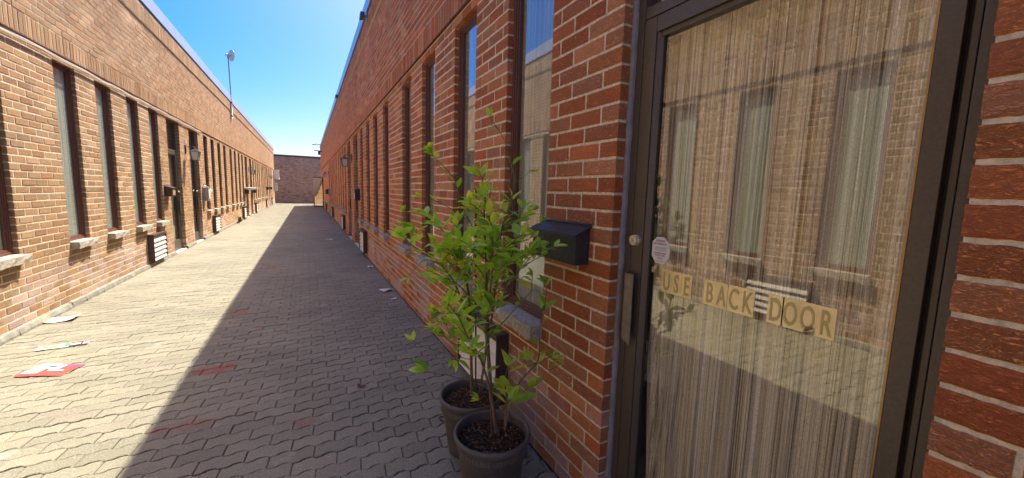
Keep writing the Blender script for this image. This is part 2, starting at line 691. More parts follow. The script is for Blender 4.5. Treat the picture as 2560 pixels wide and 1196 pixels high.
def put_brick(mb, X, s, ya, yb, za, zb, d0, near, t=None, fine=False):
    """one brick; s=+1 building lies towards +X, its face at X"""
    if t is None: t = random.random()
    if fine: return fine_brick(mb, X, s, ya, yb, za, zb, t)
    j = random.uniform(-.0014, .0014)
    xf = X + s * (d0 + j)
    xi = X + s * (d0 + .09)
    ya += random.uniform(0, .0014); yb -= random.uniform(0, .0014)
    za += random.uniform(-.0008, .0012); zb -= random.uniform(-.0008, .0012)
    c = .0035
    k = len(mb.v)
    ring = [(ya, za), (yb, za), (yb, zb), (ya, zb)]
    if s < 0: ring = ring[::-1]
    for y, z in ring: mb.v.append((xi, y, z))
    if near:
        xc = xf + s * c
        for y, z in ring: mb.v.append((xc, y, z))
        cy, cz = (ya + yb) / 2, (za + zb) / 2
        for y, z in ring: mb.v.append((xf, y + (c if y < cy else -c), z + (c if z < cz else -c)))
        lv = 3
    else:
        for y, z in ring: mb.v.append((xf, y, z))
        lv = 2
    for l in range(lv - 1):
        for q in range(4):
            q2 = (q + 1) % 4
            mb.f.append((k + l * 4 + q2, k + l * 4 + q, k + (l + 1) * 4 + q, k + (l + 1) * 4 + q2))
            mb.m.append(0); mb.t.append(t)
    mb.f.append(tuple(k + (lv - 1) * 4 + q for q in (3, 2, 1, 0)))
    mb.m.append(0); mb.t.append(t)


def solid(Y0, Y1, ops, za, zb):
    zc = (za + zb) / 2
    cut = sorted((a, b) for a, b, c, d in ops if c < zc < d)
    out, y = [], Y0
    for a, b in cut:
        if a > y: out.append((y, a))
        y = max(y, b)
    if y < Y1: out.append((y, Y1))
    return out


def wall(name, X, s, Y0, Y1, ops, ncourse, band, bmat, parent, nearlim):
    mb = MB()
    ju = .0105
    for k in range(38):
        za = Z0 + k * CH
        for a, b in solid(Y0, Y1, ops, za, za + CH):
            sh = (.1 if k % 2 else 0) + .049
            cuts = [a] + [i * BLEN + sh for i in range(math.floor((a - sh) / BLEN), math.ceil((b - sh) / BLEN) + 1) if a + .034 < i * BLEN + sh < b - .034] + [b]
            for ya, yb in zip(cuts[:-1], cuts[1:]):
                if yb < b: yb -= ju
                put_brick(mb, X, s, ya, yb, za, za + CH - ju, 0, ya < nearlim, fine=(s > 0 and -.35 < ya < 2.0))

    def course(za, h, d0, k):
        sh = (.1 if k % 2 else 0) + .049
        i = math.floor((Y0 - sh) / BLEN)
        while True:
            y0 = i * BLEN + sh
            i += 1
            if y0 >= Y1 - .012: break
            ya, yb = max(Y0, y0), min(Y1, y0 + BLEN)
            if yb < Y1: yb -= ju
            if yb - ya < .016: continue
            put_brick(mb, X, s, ya, yb, za, za + h, d0, ya < nearlim)

    def soldier(za, h, d0):
        y = Y0
        while y < Y1 - .03:
            put_brick(mb, X, s, y, y + CH - ju, za, za + h, d0, y < nearlim)
            y += CH
    course(HEAD, CH - ju, 0, 0)
    zs = HEAD + CH + .012
    soldier(zs, .19, -.014)
    z = zs + .2
    for k in range(ncourse):
        course(z, CH - ju, -.014, k)
        z += CH
    soldier(z + .01, .19, -.034)
    course(z + .01 + .2, CH - ju, -.034, 0)
    ztop = z + .01 + .2 + CH
    # mortar body
    sect = [(0, SILLZ), (SILLZ, HEAD)]
    for za, zb in sect:
        for a, b in solid(Y0, Y1, ops, za, zb):
            mb.box(X + s * .0030, X + s * .14, a + .003, b - .003, za, zb, 1)
    mb.box(X + s * .0030, X + s * .14, Y0 + .003, Y1 - .003, HEAD + .004, HEAD + CH, 1)
    mb.box(X + s * -.0098, X + s * .14, Y0 + .003, Y1 - .003, zs - .001, z, 1)
    mb.box(X + s * -.0298, X + s * .14, Y0 + .003, Y1 - .003, z + .004, ztop, 1)
    # angle iron under the soldier course
    mb.box(X + s * -.016, X + s * .13, Y0, Y1, HEAD + CH + .001, zs - .002, 2)
    return mb.build('wall', [bmat, MORT, STEEL], parent), ztop


def shell(X, s, Y0, Y1, ztop, parent):
    """rooms behind the wall, roof slab, rear and end walls"""
    xa, xb = X + s * .141, X + s * 7
    m = MB()
    m.box(X + s * 6.9, xb, Y0, Y1, 0, ztop)
    m.box(xa, X + s * 6.9, Y0 + .003, Y0 + .12, 0, ztop)
    m.box(xa, X + s * 6.9, Y1 - .12, Y1 - .003, 0, ztop)
    m.box(X + s * 2.6, X + s * 2.7, Y0 + .12, Y1 - .12, .01, ztop - .35)
    m.box(xa, X + s * 2.6, Y0 + .12, Y1 - .12, -.01, .012)
    m.box(xa, X + s * .30, Y0 + .12, Y1 - .12, HEAD + .02, ztop - .31)
    m.build('inner_wall', INNER, parent)
    m = MB()
    m.box(xa - s * .05, X + s * 6.9, Y0 + .12, Y1 - .12, ztop - .3, ztop - .1)
    m.build('roof', ROOFM, parent)


def flashing(X, s, Y0, Y1, z0, z1, parent):
    m = MB()
    m.box(X - s * .036, X + s * .14, Y0, Y1, z0 - .03, z0 - .001, 1)  # dark strip painted as the shade in the gap below the flashing
    y = Y0
    while y < Y1:
        y2 = min(y + 3.05, Y1)
        m.box(X - s * .052, X + s * .16, y, y2 - .006, z0, z1, 0)
        y = y2
    m.build('parapet_flashing', [FLASH, DARKGAP], parent)


# prototypes -------------------------------------------------------
def frame_rect(m, X, s, d0, d1, ya, yb, za, zb, w, mi=0, wb=None):
    wb = wb or w
    m.box(X + s * d0, X + s * d1, ya, ya + w, za, zb, mi)
    m.box(X + s * d0, X + s * d1, yb - w, yb, za, zb, mi)
    m.box(X + s * (d0 + .0015), X + s * d1, ya + w, yb - w, zb - w, zb, mi)
    m.box(X + s * (d0 + .0015), X + s * d1, ya + w, yb - w, za, za + wb, mi)


def make_window(s, W, parent, curtain):
    """local: brick face at x=0, opening y 0..W, z from SILLZ to HEAD"""
    za, zb = SILLZ + .077, HEAD - .002
    f = MB()
    a, b = .002, W - .002
    frame_rect(f, 0, s, .034, .115, a, b, za, zb, .022)
    frame_rect(f, 0, s, .042, .114, a + .022, b - .022, za + .022, zb - .022, .012)
    frame_rect(f, 0, s, .050, .113, a + .034, b - .034, za + .034, zb - .034, .010)
    win = f.build('window', BROWN, parent, bevel=.002)
    g_ = MB()
    X1 = s * .060
    y0, y1, z0, z1 = a + .043, b - .043, za + .043, zb - .043
    g_.poly([(X1, y0, z0), (X1, y1, z0), (X1, y1, z1), (X1, y0, z1)])
    g_.build('pane', GLW, win)
    c = MB()
    n = 26
    pts = []
    ya, yb = .040, W - .040
    for i in range(n + 1):
        y = ya + (yb - ya) * i / n
        pts.append((s * (.076 + .003 * math.sin(i * 1.9) + .0015 * math.sin(i * .7)), y))
    for i in range(n):
        (xa_, y_), (xb_, y2) = pts[i], pts[i + 1]
        c.poly([(xa_, y_, za + .04), (xb_, y2, za + .04), (xb_, y2, zb - .04), (xa_, y_, zb - .04)])
    c.build('curtain', curtain, win, smooth=True)
    # reveal lining keeps daylight inside the opening
    l = MB()
    l.box(s * .136, s * .26, -.03, -.002, za - .05, zb)
    l.box(s * .136, s * .26, W + .002, W + .03, za - .05, zb)
    l.box(s * .136, s * .26, -.002, W + .002, za - .09, za - .05)
    l.build('lining', INNER, win)
    # rough stone sill
    st = MB()
    n = 9
    rr = random.Random(3)
    yy = [-.004 + (W + .022) * i / n for i in range(n + 1)]
    zt, zl = SILLZ + .076, SILLZ + .003
    prev = None
    for y in yy:
        j1, j2 = rr.uniform(-.004, .004), rr.uniform(-.006, .006)
        cur = [(s * .12, y, zl), (s * (-.066 + j2), y, zl + rr.uniform(-.003, .003)), (s * (-.070 + j1), y, (zt + zl) / 2),
               (s * (-.068 + j2), y, zt - .003 + rr.uniform(-.002, .001)), (s * .12, y, zt)]
        if prev:
            for q in range(5):
                q2 = (q + 1) % 5
                st.poly([prev[q], cur[q], cur[q2], prev[q2]])
        else:
            st.poly(cur)
        prev = cur
    st.poly(prev[::-1])
    st.build('sill', STONE, win)
    return win


def make_door(s, W, parent, near=False, curtain=None):
    """glazed aluminium door with transom; lock stile at the high-y side"""
    f = MB()
    H = HEAD - .002
    X = 0
    a, b = .002, W - .002
    # fixed frame
    f.box(s * .063, s * .15, b - .036, b, 0, H)
    f.box(s * .064, s * .15, a, a + .028, 0, H)
    f.box(s * .078, s * .15, a + .033, a + .045, 0, 1.95)
    f.box(s * .065, s * .15, a + .028, b - .036, H - .04, H)
    f.box(s * .066, s * .15, a + .045, b - .036, 1.953, 1.992)
    fr = f.build('door', BRONZE, parent, bevel=.0015)
    # leaf
    l = MB()
    y0, y1 = a + .051, b - .0395
    l.box(s * .063, s * .105, y0, y0 + .035, .012, 1.948)
    l.box(s * .063, s * .105, y1 - .054, y1, .012, 1.948)
    l.box(s * .0645, s * .105, y0 + .035, y1 - .054, 1.895, 1.9475)
    l.box(s * .0645, s * .105, y0 + .035, y1 - .054, .0125, .20)
    # sloped glazing beads
    ya, yb, za, zb = y0 + .035, y1 - .054, .20, 1.895
    w = .018
    l.hexa([(s * .066, yb - .003, za), (s * .083, yb - w, za), (s * .104, yb - w, za), (s * .104, yb - .0005, za),
            (s * .066, yb - .003, zb), (s * .083, yb - w, zb), (s * .104, yb - w, zb), (s * .104, yb - .0005, zb)])
    l.box(s * .083, s * .104, ya + .0005, ya + .006, za, zb)
    glint = MB()  # added gold strip, painted reflection of the bevel at the glass edge
    glint.box(s * .0632, s * .0825, ya + .0006, ya + .0042, za + .002, zb - .002)
    if near: glint.build('reflection_strip', simple('gold_reflection', (.42, .27, .10), .4, .6), fr)
    l.box(s * .074, s * .104, ya + .006, yb - w, zb - w, zb - .0005)
    l.box(s * .074, s * .104, ya + .006, yb - w, za + .0005, za + w)
    l.build('leaf', BRONZE, fr, bevel=.0012)
    q = MB()
    q.box(s * .084, s * .103, yb - w - .007, yb - w - .0005, za + w, zb - w)
    q.box(s * .086, s * .103, ya + .0065, ya + .010, za + w, zb - w)
    q.box(s * .0845, s * .15, a + .0455, a + .0505, .012, 1.95)
    q.box(s * .0855, s * .15, a + .0285, a + .0328, .012, 1.95)
    q.box(s * .0865, s * .149, b - .0392, b - .0362, .012, 1.95)
    q.box(s * .0865, s * .149, a + .046, b - .037, 1.9482, 1.9526)
    q.build('gasket', BLACKM, fr)
    g_ = MB()
    xg = s * .088
    g_.poly([(xg, ya + .004, za + .01), (xg, yb - w - .004, za + .01), (xg, yb - w - .004, zb - w + .002), (xg, ya + .004, zb - w + .002)])
    g_.poly([(s * .09, a + .028, 1.992), (s * .09, b - .036, 1.992), (s * .09, b - .036, H - .04), (s * .09, a + .028, H - .04)])
    g_.build('pane', GLR if near or s > 0 else GLW, fr)
    c = MB()
    n = 150
    cy0, cy1 = ya - .02, yb + .03
    px = None
    for i in range(n + 1):
        u = i / n
        y = cy0 + (cy1 - cy0) * u
        x = s * (.140 + .010 * math.sin(i * .55) + .006 * math.sin(i * .23 + 1) + .004 * math.sin(i * 1.3))
        sw = .02 * math.sin(2.2) if u < .9 else 0
        if px is not None:
            # the lock-side edge drifts a little towards the bottom
            e0 = .07 * max(0, (px[1] - cy0) / (cy1 - cy0) - .7) / .3
            e1 = .07 * max(0, u - .7) / .3
            c.poly([(px[0], px[1] - e0, .05), (x, y - e1, .05), (x, y, .95), (px[0], px[1], .95)])
            c.poly([(px[0], px[1], .95), (x, y, .95), (x, y, 1.935), (px[0], px[1], 1.935)])
        px = (x, y)
    c.build('curtain', curtain or CURT, fr, smooth=True)
    l2 = MB()
    l2.box(s * .151, s * .5, a - .03, a - .001, 0, H)
    l2.box(s * .151, s * .5, b + .001, b + .03, 0, H)
    l2.build('lining', INNER, fr)
    # cylinder lock
    k = MB()
    yc, zc = y1 - .026, 1.17
    for (r, d0, d1) in ((.0195, .063, .052), (.0180, .052, .042), (.0145, .042, .0402)):
        k.tube([(s * d0, yc, zc), (s * d1, yc, zc)], r, 24)
    k.box(s * .0396, s * .0405, yc - .0012, yc + .0012, zc - .006, zc + .005, 1)
    k.build('lock', [CHROME, BLACKM], fr, bevel=.001)
    # folded pull plate
    h = MB()
    ph = [(s * .063, y1 + .004), (s * .040, y1 + .002), (s * .034, y1 - .008), (s * .034, y1 - .048), (s * .038, y1 - .048), (s * .038, y1 - .010), (s * .0425, y1 - .003), (s * .063, y1 - .001)]
    zt = [1.045] * 8
    zb_ = [.815, .80, .79, .775, .775, .79, .80, .815]
    for i in range(8):
        j = (i + 1) % 8
        h.poly([(*ph[i], zb_[i]), (*ph[j], zb_[j]), (*ph[j], zt[j]), (*ph[i], zt[i])])
    h.poly([(*p, z) for p, z in zip(ph, zt)][::-1])
    h.poly([(*p, z) for p, z in zip(ph, zb_)])
    h.build('handle', WORN, fr)
    th = MB()
    th.box(s * -.01, s * .15, a, b, 0, .011)
    th.build('threshold', WHITE if not near else CONC, fr)
    return fr


WW = .43
rw = [2.55, 3.505, 4.405, 5.735, 6.68, 7.595, 8.55]
mid_w = [12.41, 13.26, 14.17, 15.06, 16.20, 17.10, 18.0, 18.88]
lw_ = [1.60, 2.56, 3.53, 4.565, 5.845, 6.745, 7.69, 8.585] + mid_w + [22.5, 23.45, 24.33, 25.2, 26.4, 27.2, 28.05, 28.9, 32.65, 33.6]
rdoors = [(9.47, .84), (11.05, .84), (19.8, .72), (21.3, .72)]
ldoors = [(9.47, .82), (11.02, .82), (19.8, .72), (21.3, .72), (29.8, .68), (31.35, .68)]
NEARW = (1.612, .464)
NEARD = (.249, .894)


def ops_of(ws, ds):
    return [(y, y + W, SILLZ, HEAD) for y, W in ws] + [(y, y + W, -1, HEAD) for y, W in ds]


# right building
YR1 = 33.7
RB = empty('brick_building', (XR, 0, 0), label='red brick building on the shaded right, with narrow windows and a glass door up close', cat='building')
RB.location = (0, 0, 0)
ops = ops_of([NEARW] + [(y, WW) for y in rw + mid_w], [NEARD] + rdoors)
_, zt = wall('wall', XR, 1, -5, YR1, ops, 17, 0, BR, RB, 9)
shell(XR, 1, -5, YR1, zt, RB)
flashing(XR, 1, -5, YR1, zt + .03, 4.475, RB)
p = make_window(1, NEARW[1], RB, CURTG)
p.location = (XR, NEARW[0], 0)
proto = make_window(1, WW, RB, CURTG)
for i, y in enumerate(rw + mid_w):
    o = proto if i == 0 else copy_tree(proto, None, RB)
    o.location = (XR, y, 0)
nd = make_door(1, NEARD[1], RB, True)
nd.location = (XR, NEARD[0], 0)
nd['label'] = 'bronze framed glass door with a striped string curtain behind it'
for W_ in (.84, .72):
    pd = None
    for y, W in rdoors:
        if W != W_: continue
        pd = make_door(1, W, RB) if pd is None else copy_tree(pd, None, RB)
        pd.location = (XR, y, 0)
# sealant bead of the near door, irregular
m = MB()
prev = None
rr = random.Random(5)
z = .0
while z < 2.54:
    wv = .0075 + rr.uniform(-.0015, .0025)
    cur = [(XR + .040 + rr.uniform(-.002, .002), 1.1445, z), (XR + .052, 1.1435 - wv, z), (XR + .0628, 1.1425 - wv, z), (XR + .0628, 1.1445, z)]
    if prev:
        for q in range(4):
            q2 = (q + 1) % 4
            m.poly([prev[q], prev[q2], cur[q2], cur[q]])
    prev = cur
    z += .025
m.build('sealant', CAULK, RB, smooth=True)
# long stone ledge of the blind far bay
m = MB()
y = 23.2
while y < 33:
    m.box(XR - .06, XR + .02, y, min(33, y + 1.2) - .008, .47, .545)
    y += 1.2
m.build('stone_ledge', STONE, RB)

# left building
YL1 = 36.5
LB = empty('brick_building', (0, 0, 0), label='orange brick building on the sunlit left side with curtained narrow windows', cat='building')
ops = ops_of([(y, WW) for y in lw_], [NEARD] + ldoors)
_, ztl = wall('wall', XL, -1, -5, YL1, ops, 15, 0, BL, LB, 9)
shell(XL, -1, -5, YL1, ztl, LB)
flashing(XL, -1, -5, YL1, ztl + .03, 4.36, LB)
proto = make_window(-1, WW, LB, CURTW)
for i, y in enumerate(lw_):
    o = proto if i == 0 else copy_tree(proto, None, LB)
    o.location = (XL, y, 0)
for W_ in (.82, .72, .68, NEARD[1]):
    pd = None
    for y, W in ldoors + [NEARD]:
        if W != W_: continue
        pd = make_door(-1, W, LB, curtain=CURTG) if pd is None else copy_tree(pd, None, LB)
        pd.location = (XL, y, 0)
# concrete footing strip
m = MB()
rr = random.Random(11)
segs = solid(-5, YL1, [(y, y + W, 0, 1) for y, W in ldoors + [NEARD]], 0, .1)
for a, b in segs:
    y = a + .002
    while y < b - .01:
        y2 = min(b - .002, y + rr.uniform(.25, .5))
        n = max(1, int((y2 - y) / .06))
        prev = None
        for i in range(n + 1):
            yy = y + (y2 - y) * i / n
            o1, o2 = rr.uniform(.018, .028), rr.uniform(.026, .036)
            h1 = rr.uniform(.052, .06)
            cur = [(XL - .01, yy, -.013), (XL + o2, yy, -.013), (XL + o2, yy, .02), (XL + o1, yy, h1), (XL - .01, yy, h1 + .004)]
            if prev:
                for q in range(5):
                    q2 = (q + 1) % 5
                    m.poly([prev[q], prev[q2], cur[q2], cur[q]])
            prev = cur
        y = y2
m.build('footing_strip', CONC, LB)

# end building across the lane
EB = empty('brick_building', (0, 0, 0), label='plain windowless brown brick building closing the far end of the lane', cat='building')
YE = 38.25
ZE = (at(740, 389, YE)).z
m = MB()
nk = int((ZE - .1) / CH)
for k in range(nk):
    za = Z0 + k * CH
    x = -7 + (.1 if k % 2 else 0)
    while x < 7:
        t = min(1, max(0, random.gauss(.45, .28)))
        j = random.uniform(-.005, .004)
        x0, x1, y_ = x, x + .19, YE - .008 + j
        z1 = za + .057
        kk = len(m.v)
        m.v += [(x0, y_, za), (x1, y_, za), (x1, y_, z1), (x0, y_, z1), (x0, YE + .02, za), (x1, YE + .02, za), (x1, YE + .02, z1), (x0, YE + .02, z1)]
        for q in ((0, 1, 2, 3), (0, 4, 5, 1), (1, 5, 6, 2), (2, 6, 7, 3), (3, 7, 4, 0)):
            m.f.append(tuple(kk + i for i in q)); m.m.append(0); m.t.append(t)
        x += .2
m.box(-7, 7, YE, YE + .3, 0, Z0 + nk * CH, 1)
m.build('wall', [BE, simple('old_mortar', (.20, .155, .125), .95)], EB)
m = MB()
m.box(-7.05, 7.05, YE - .05, YE + .35, Z0 + nk * CH + .004, ZE, 0)
m.build('parapet_flashing', simple('brown_flashing', (.09, .075, .065), .6, .2), EB)
m = MB()
m.box(-6.9, 6.9, YE + .35, YE + 6, .0, ZE - .25)
m.build('roof', ROOFM, EB)


# ------------------------------------------------------------------ things on the walls
def louvre(s):
    """wall vent: dark casing, sloping white blades; origin at the wall face, low corner"""
    root = empty('louvred_vent')
    m = MB()
    W, H, D = .65, .41, .078
    t = .011
    m.box(0, -s * D, 0, t, 0, H)
    m.box(0, -s * D, W - t, W, 0, H)
    m.box(0, -s * (D + .004), 0, W, H - .0, H + .022)
    m.box(0, -s * (D - .001), t, W - t, 0, t)
    m.box(0, -s * .006, t, W - t, t, H)
    m.box(-s * .001, -s * (D - .002), t, W - t, H - .02, H - .0005)
    m.build('casing', CASE, root, bevel=.002)
    n = 5
    h = (H - t - .024) / n
    for i in range(n):
        z = t + .003 + i * h
        b_ = MB()
        x0, x1 = -s * (D - .034), -s * (D - .004)
        b_.hexa([(x1, t + .002, z), (x1, W - t - .002, z), (x1 + s * .003, W - t - .002, z + .001), (x1 + s * .003, t + .002, z + .001),
                 (x0 - s * .003, t + .002, z + h - .006), (x0 - s * .003, W - t - .002, z + h - .006), (x0, W - t - .002, z + h - .008), (x0, t + .002, z + h - .008)])
        b_.box(x1, x1 + s * .003, t + .002, W - t - .002, z - .009 if i else z - .002, z - .0005)
        b_.build('blade', WHITE, root)
    return root


GV = 'louvred heating vents low on the walls'
vL = [(2.02, 'white louvred vent low on the left wall, the one nearest to the viewer'),
      (8.08, 'dark cased white vent low on the left wall, just before the first left doorways'),
      (12.93, 'white bladed vent on the left wall just past the second doorway'),
      (18.45, 'small white vent on the left wall just before the second pair of doorways'),
      (22.75, 'vent on the left wall just past the second pair of doorways'),
      (28.6, 'tiny vent on the left wall before the last pair of doorways'),
      (32.9, 'farthest vent on the left wall near the end of the building')]
vR = [(1.96, 'cream louvred vent behind the two potted saplings'),
      (8.02, 'narrow looking louvred vent on the right wall below the row of stone sills'),
      (12.9, 'vent on the right wall just past the pair of shaded doorways'),
      (18.6, 'small vent on the shaded right wall before the second pair of doorways'),
      (24.9, 'farthest vent on the right wall under the long stone ledge')]
for s, X, lst in ((-1, XL, vL), (1, XR, vR)):
    pr = None
    for y, lab in lst:
        o = louvre(s) if pr is None else copy_tree(pr)
        pr = pr or o
        o.location = (X + s * -.0015, y, .085)
        tag(o, lab, 'vent', GV)

LAMPG = simple('frosted_lamp_glass', (.62, .64, .58), .35, spec=.6)


def lantern(s):
    root = empty('wall_lantern')
    m = MB()
    m.box(0, -s * .018, -.03, .03, -.09, .09)
    m.build('back_plate', DARKMET, root, bevel=.004)
    m = MB()
    m.tube([(-s * .016, 0, .05), (-s * .08, 0, .062), (-s * .14, 0, .062), (-s * .17, 0, .05), (-s * .17, 0, .02)], .008, 8)
    m.build('arm', DARKMET, root, smooth=True)
    c = -s * .17
    m = MB()
    a, b = .095, .02
    m.hexa([(c - a, -a, -.04), (c + a, -a, -.04), (c + a, a, -.04), (c - a, a, -.04),
            (c - b, -b, .025), (c + b, -b, .025), (c + b, b, .025), (c - b, b, .025)])
    m.build('roof_cap', DARKMET, root)
    m = MB()
    t1, t2 = .072, .048
    z1, z2 = -.042, -.215
    for sx in (-1, 1):
        for sy in (-1, 1):
            m.tube([(c + sx * t1, sy * t1, z1), (c + sx * t2, sy * t2, z2)], .006, 6)
    m.box(c - t2 - .005, c + t2 + .005, -t2 - .005, t2 + .005, z2 - .008, z2)
    m.build('cage', DARKMET, root)
    m = MB()
    m.hexa([(c - t2 + .003, -t2 + .003, z2), (c + t2 - .003, -t2 + .003, z2), (c + t2 - .003, t2 - .003, z2), (c - t2 + .003, t2 - .003, z2),
            (c - t1 + .003, -t1 + .003, z1), (c + t1 - .003, -t1 + .003, z1), (c + t1 - .003, t1 - .003, z1), (c - t1 + .003, t1 - .003, z1)])
    m.build('lamp_glass', LAMPG, root)
    return root


GL = 'black lanterns on the brick walls'
for s, X, lst in ((-1, XL, [(10.66, 2.05, 'black lantern with frosted glass on the sunlit pier between the two nearest left doors'),
                            (20.9, 2.05, 'small lantern on the left wall between the second pair of doorways'),
                            (30.9, 2.05, 'farthest lantern on the left wall beside the last doorways')]),
                  (1, XR, [(10.68, 2.09, 'black lantern on the shaded pier between the two right doors'),
                           (22.4, 2.09, 'small far lantern on the shaded right wall')])):
    pr = None
    for y, z, lab in lst:
        o = lantern(s) if pr is None else copy_tree(pr)
        pr = pr or o
        o.location = (X - s * .001, y, z)
        tag(o, lab, 'wall lamp', GL)


def mailbox(s, W, H, D, m_, lipm=None, face=None, slope=.03):
    """box with an overhanging sloping lid; origin at wall face, low near corner"""
    root = empty('mailbox')
    b = MB()
    zf = H - slope - .008
    b.hexa([(0, 0, 0), (-s * D, 0, 0), (-s * D, W, 0), (0, W, 0), (0, 0, H - .008), (-s * D, 0, zf), (-s * D, W, zf), (0, W, H - .008)])
    if face:
        b.box(-s * (D + .0005), -s * (D + .002), W * .25, W * .85, H * .12, H * .62, 1)
    else:
        # embossed square on the front
        w = .05
        yc, zc = W * .62, zf * .64
        x0, x1 = -s * (D + .0002), -s * (D + .0022)
        for (y0, y1, z0, z1) in ((yc - w / 2, yc - w / 2 + .004, zc - w / 2, zc + w / 2), (yc + w / 2 - .004, yc + w / 2, zc - w / 2, zc + w / 2),
                                 (yc - w / 2 + .004, yc + w / 2 - .004, zc - w / 2, zc - w / 2 + .004)):
            b.box(x0, x1, y0, y1, z0, z1)
    b.build('body', [m_, face or m_], root, bevel=.003)
    l = MB()
    e = .012
    l.hexa([(0, -e, H - .006), (-s * (D + e), -e, zf - .003), (-s * (D + e), W + e, zf - .003), (0, W + e, H - .006),
            (0, -e, H), (-s * (D + e), -e, zf + .003), (-s * (D + e), W + e, zf + .003), (0, W + e, H)])
    l.box(-s * (D + e), -s * (D + e - .003), -e, W + e, zf - .012, zf - .0032)
    l.box(0, -s * .006, -e, W + e, H + .0005, H + .009)
    l.build('lid', lipm or m_, root, bevel=.0015)
    return root


o = mailbox(1, .335, .160, .070, DARKMET)
o.location = (XR - .002, 1.270, 1.046)
tag(o, 'black metal mailbox with sloping lid on the brick pier beside the near glass door', 'mailbox', 'mailboxes')
YELP = simple('faded_brass_plate', (.45, .36, .16), .5, .3, var=.4, bscale=40)
DBR = simple('dark_brown_metal', (.05, .032, .024), .45, .2, var=.2)
o = mailbox(-1, .25, .19, .10, DBR, None, YELP)
o.location = (XL + .002, 9.10, 1.10)
tag(o, 'brown mailbox with a faded brass plate on the left wall beside the nearest left door', 'mailbox', 'mailboxes')
o = mailbox(-1, .20, .33, .10, GREYP, None, None, .01)
o.location = (XL + .002, 12.02, .93)
tag(o, 'tall grey mailbox on the sunlit wall, stuffed with a white bag', 'mailbox', 'mailboxes')
o = mailbox(-1, .30, .24, .12, DARKMET)
o.location = (XL + .002, 19.42, 1.0)
tag(o, 'black mailbox before the second pair of left doorways with white paper on it', 'mailbox', 'mailboxes')
o = mailbox(-1, .28, .2, .12, DARKMET)
o.location = (XL + .002, 22.06, 1.0)
tag(o, 'black mailbox just past the second pair of left doorways', 'mailbox', 'mailboxes')
o = mailbox(-1, .30, .18, .12, DARKMET)
o.location = (XL + .002, 29.38, 1.12)
tag(o, 'dark mailbox far down the left wall before the last pair of doorways', 'mailbox', 'mailboxes')
o = mailbox(-1, .28, .18, .12, DARKMET)
o.location = (XL + .002, 32.15, 1.12)
tag(o, 'farthest dark mailbox on the left wall past the last doorway', 'mailbox', 'mailboxes')
PALEF = simple('pale_box_front', (.55, .54, .48), .5)
o = mailbox(1, .26, .25, .10, DARKMET, None, PALEF, .02)
o.location = (XR - .002, 9.10, 1.08)
tag(o, 'black mailbox with a pale front on the shaded wall by the first right doorway', 'mailbox', 'mailboxes')
o = mailbox(1, .34, .26, .16, DARKMET)
o.location = (XR - .002, 22.3, 1.02)
tag(o, 'wide black mailbox far down the shaded right wall', 'mailbox', 'mailboxes')
o = mailbox(1, .2, .30, .09, GREYP, None, None, .01)
o.location = (XR - .002, 20.85, .95)
tag(o, 'small grey box between the second pair of right doorways', 'mailbox', 'mailboxes')


# cloth-like small things
def blob_sheet(name, mats, cx, cy, cz, L, W, ang, amp, seed, nx=14, ny=8, paint=None, thick=.0012, curl=0.0, tilt=(0, 0)):
    rr = np.random.default_rng(seed)
    ph = rr.uniform(0, 6.28, 6)
    fr = rr.uniform(.6, 1.6, 6)
    m = MB()
    ca, sa = math.cos(ang), math.sin(ang)

    def P(i, j, o):
        u, v = i / nx - .5, j / ny - .5
        x, y = u * L, v * W
        z = amp * (1 + math.sin(fr[0] * 6 * u + ph[0] + 2 * v) * .6 + math.sin(fr[1] * 9 * v + ph[1] + 3 * u) * .4)
        z += curl * (abs(u) * 2) ** 3 * L
        z += tilt[0] * (u + .5) + tilt[1] * (v + .5)
        return (cx + x * ca - y * sa, cy + x * sa + y * ca, cz + z + o)
    for i in range(nx):
        for j in range(ny):
            mi = paint(i / nx, j / ny) if paint else 0
            m.poly([P(i, j, thick), P(i + 1, j, thick), P(i + 1, j + 1, thick), P(i, j + 1, thick)], mi)
            m.poly([P(i, j, 0), P(i, j + 1, 0), P(i + 1, j + 1, 0), P(i + 1, j, 0)], 0)
    for i in range(nx):
        for j in (0, ny):
            m.poly([P(i, j, 0), P(i + 1, j, 0), P(i + 1, j, thick), P(i, j, thick)], 0)
    for j in range(ny):
        for i in (0, nx):
            m.poly([P(i, j, 0), P(i, j + 1, 0), P(i, j + 1, thick), P(i, j, thick)], 0)
    return m.build(name, mats, smooth=False)


PW = simple('white_paper', (.78, .77, .72), .7)
PO = simple('orange_print', (.72, .38, .20), .6)
PR = simple('red_print', (.62, .07, .06), .55)
PB = simple('blue_print', (.05, .10, .36), .55)
PY = simple('yellow_print', (.75, .50, .12), .55)
PG = simple('green_print', (.10, .32, .22), .55)
PK = simple('black_print', (.03, .02, .03), .55)
PC = simple('cream_print', (.80, .74, .58), .6)

def p1(u, v):
    if u < .18: return 1
    if v > .72 and .35 < u < .9: return 2
    return 0
tag(blob_sheet('flyer', [PC, PO, simple('peach_print', (.75, .52, .42), .6)], -2.13, 5.22, .004, .24, .17, R(4), .004, 3, paint=p1, curl=.10),
    'folded cream and orange flyer curling up at one end, lying close to the left kerb', 'flyer')

def p2(u, v):
    if u < .38: return 1 if .15 < v < .85 and u > .06 else 0
    if u < .48: return 0
    if u < .62: return 2 if .12 < v < .9 else 0
    if u < .8 and .3 < v < .7: return 0
    if u > .86 and .2 < v < .8: return 4
    return 3
tag(blob_sheet('flyer', [PC, PY, PG, PK, simple('pink_print', (.6, .4, .42), .6)], -1.78, 4.37, .003, .29, .095, R(8), .002, 5, nx=24, ny=8, paint=p2),
    'narrow yellow, green and black strip of printed card on the sunlit paving', 'flyer')

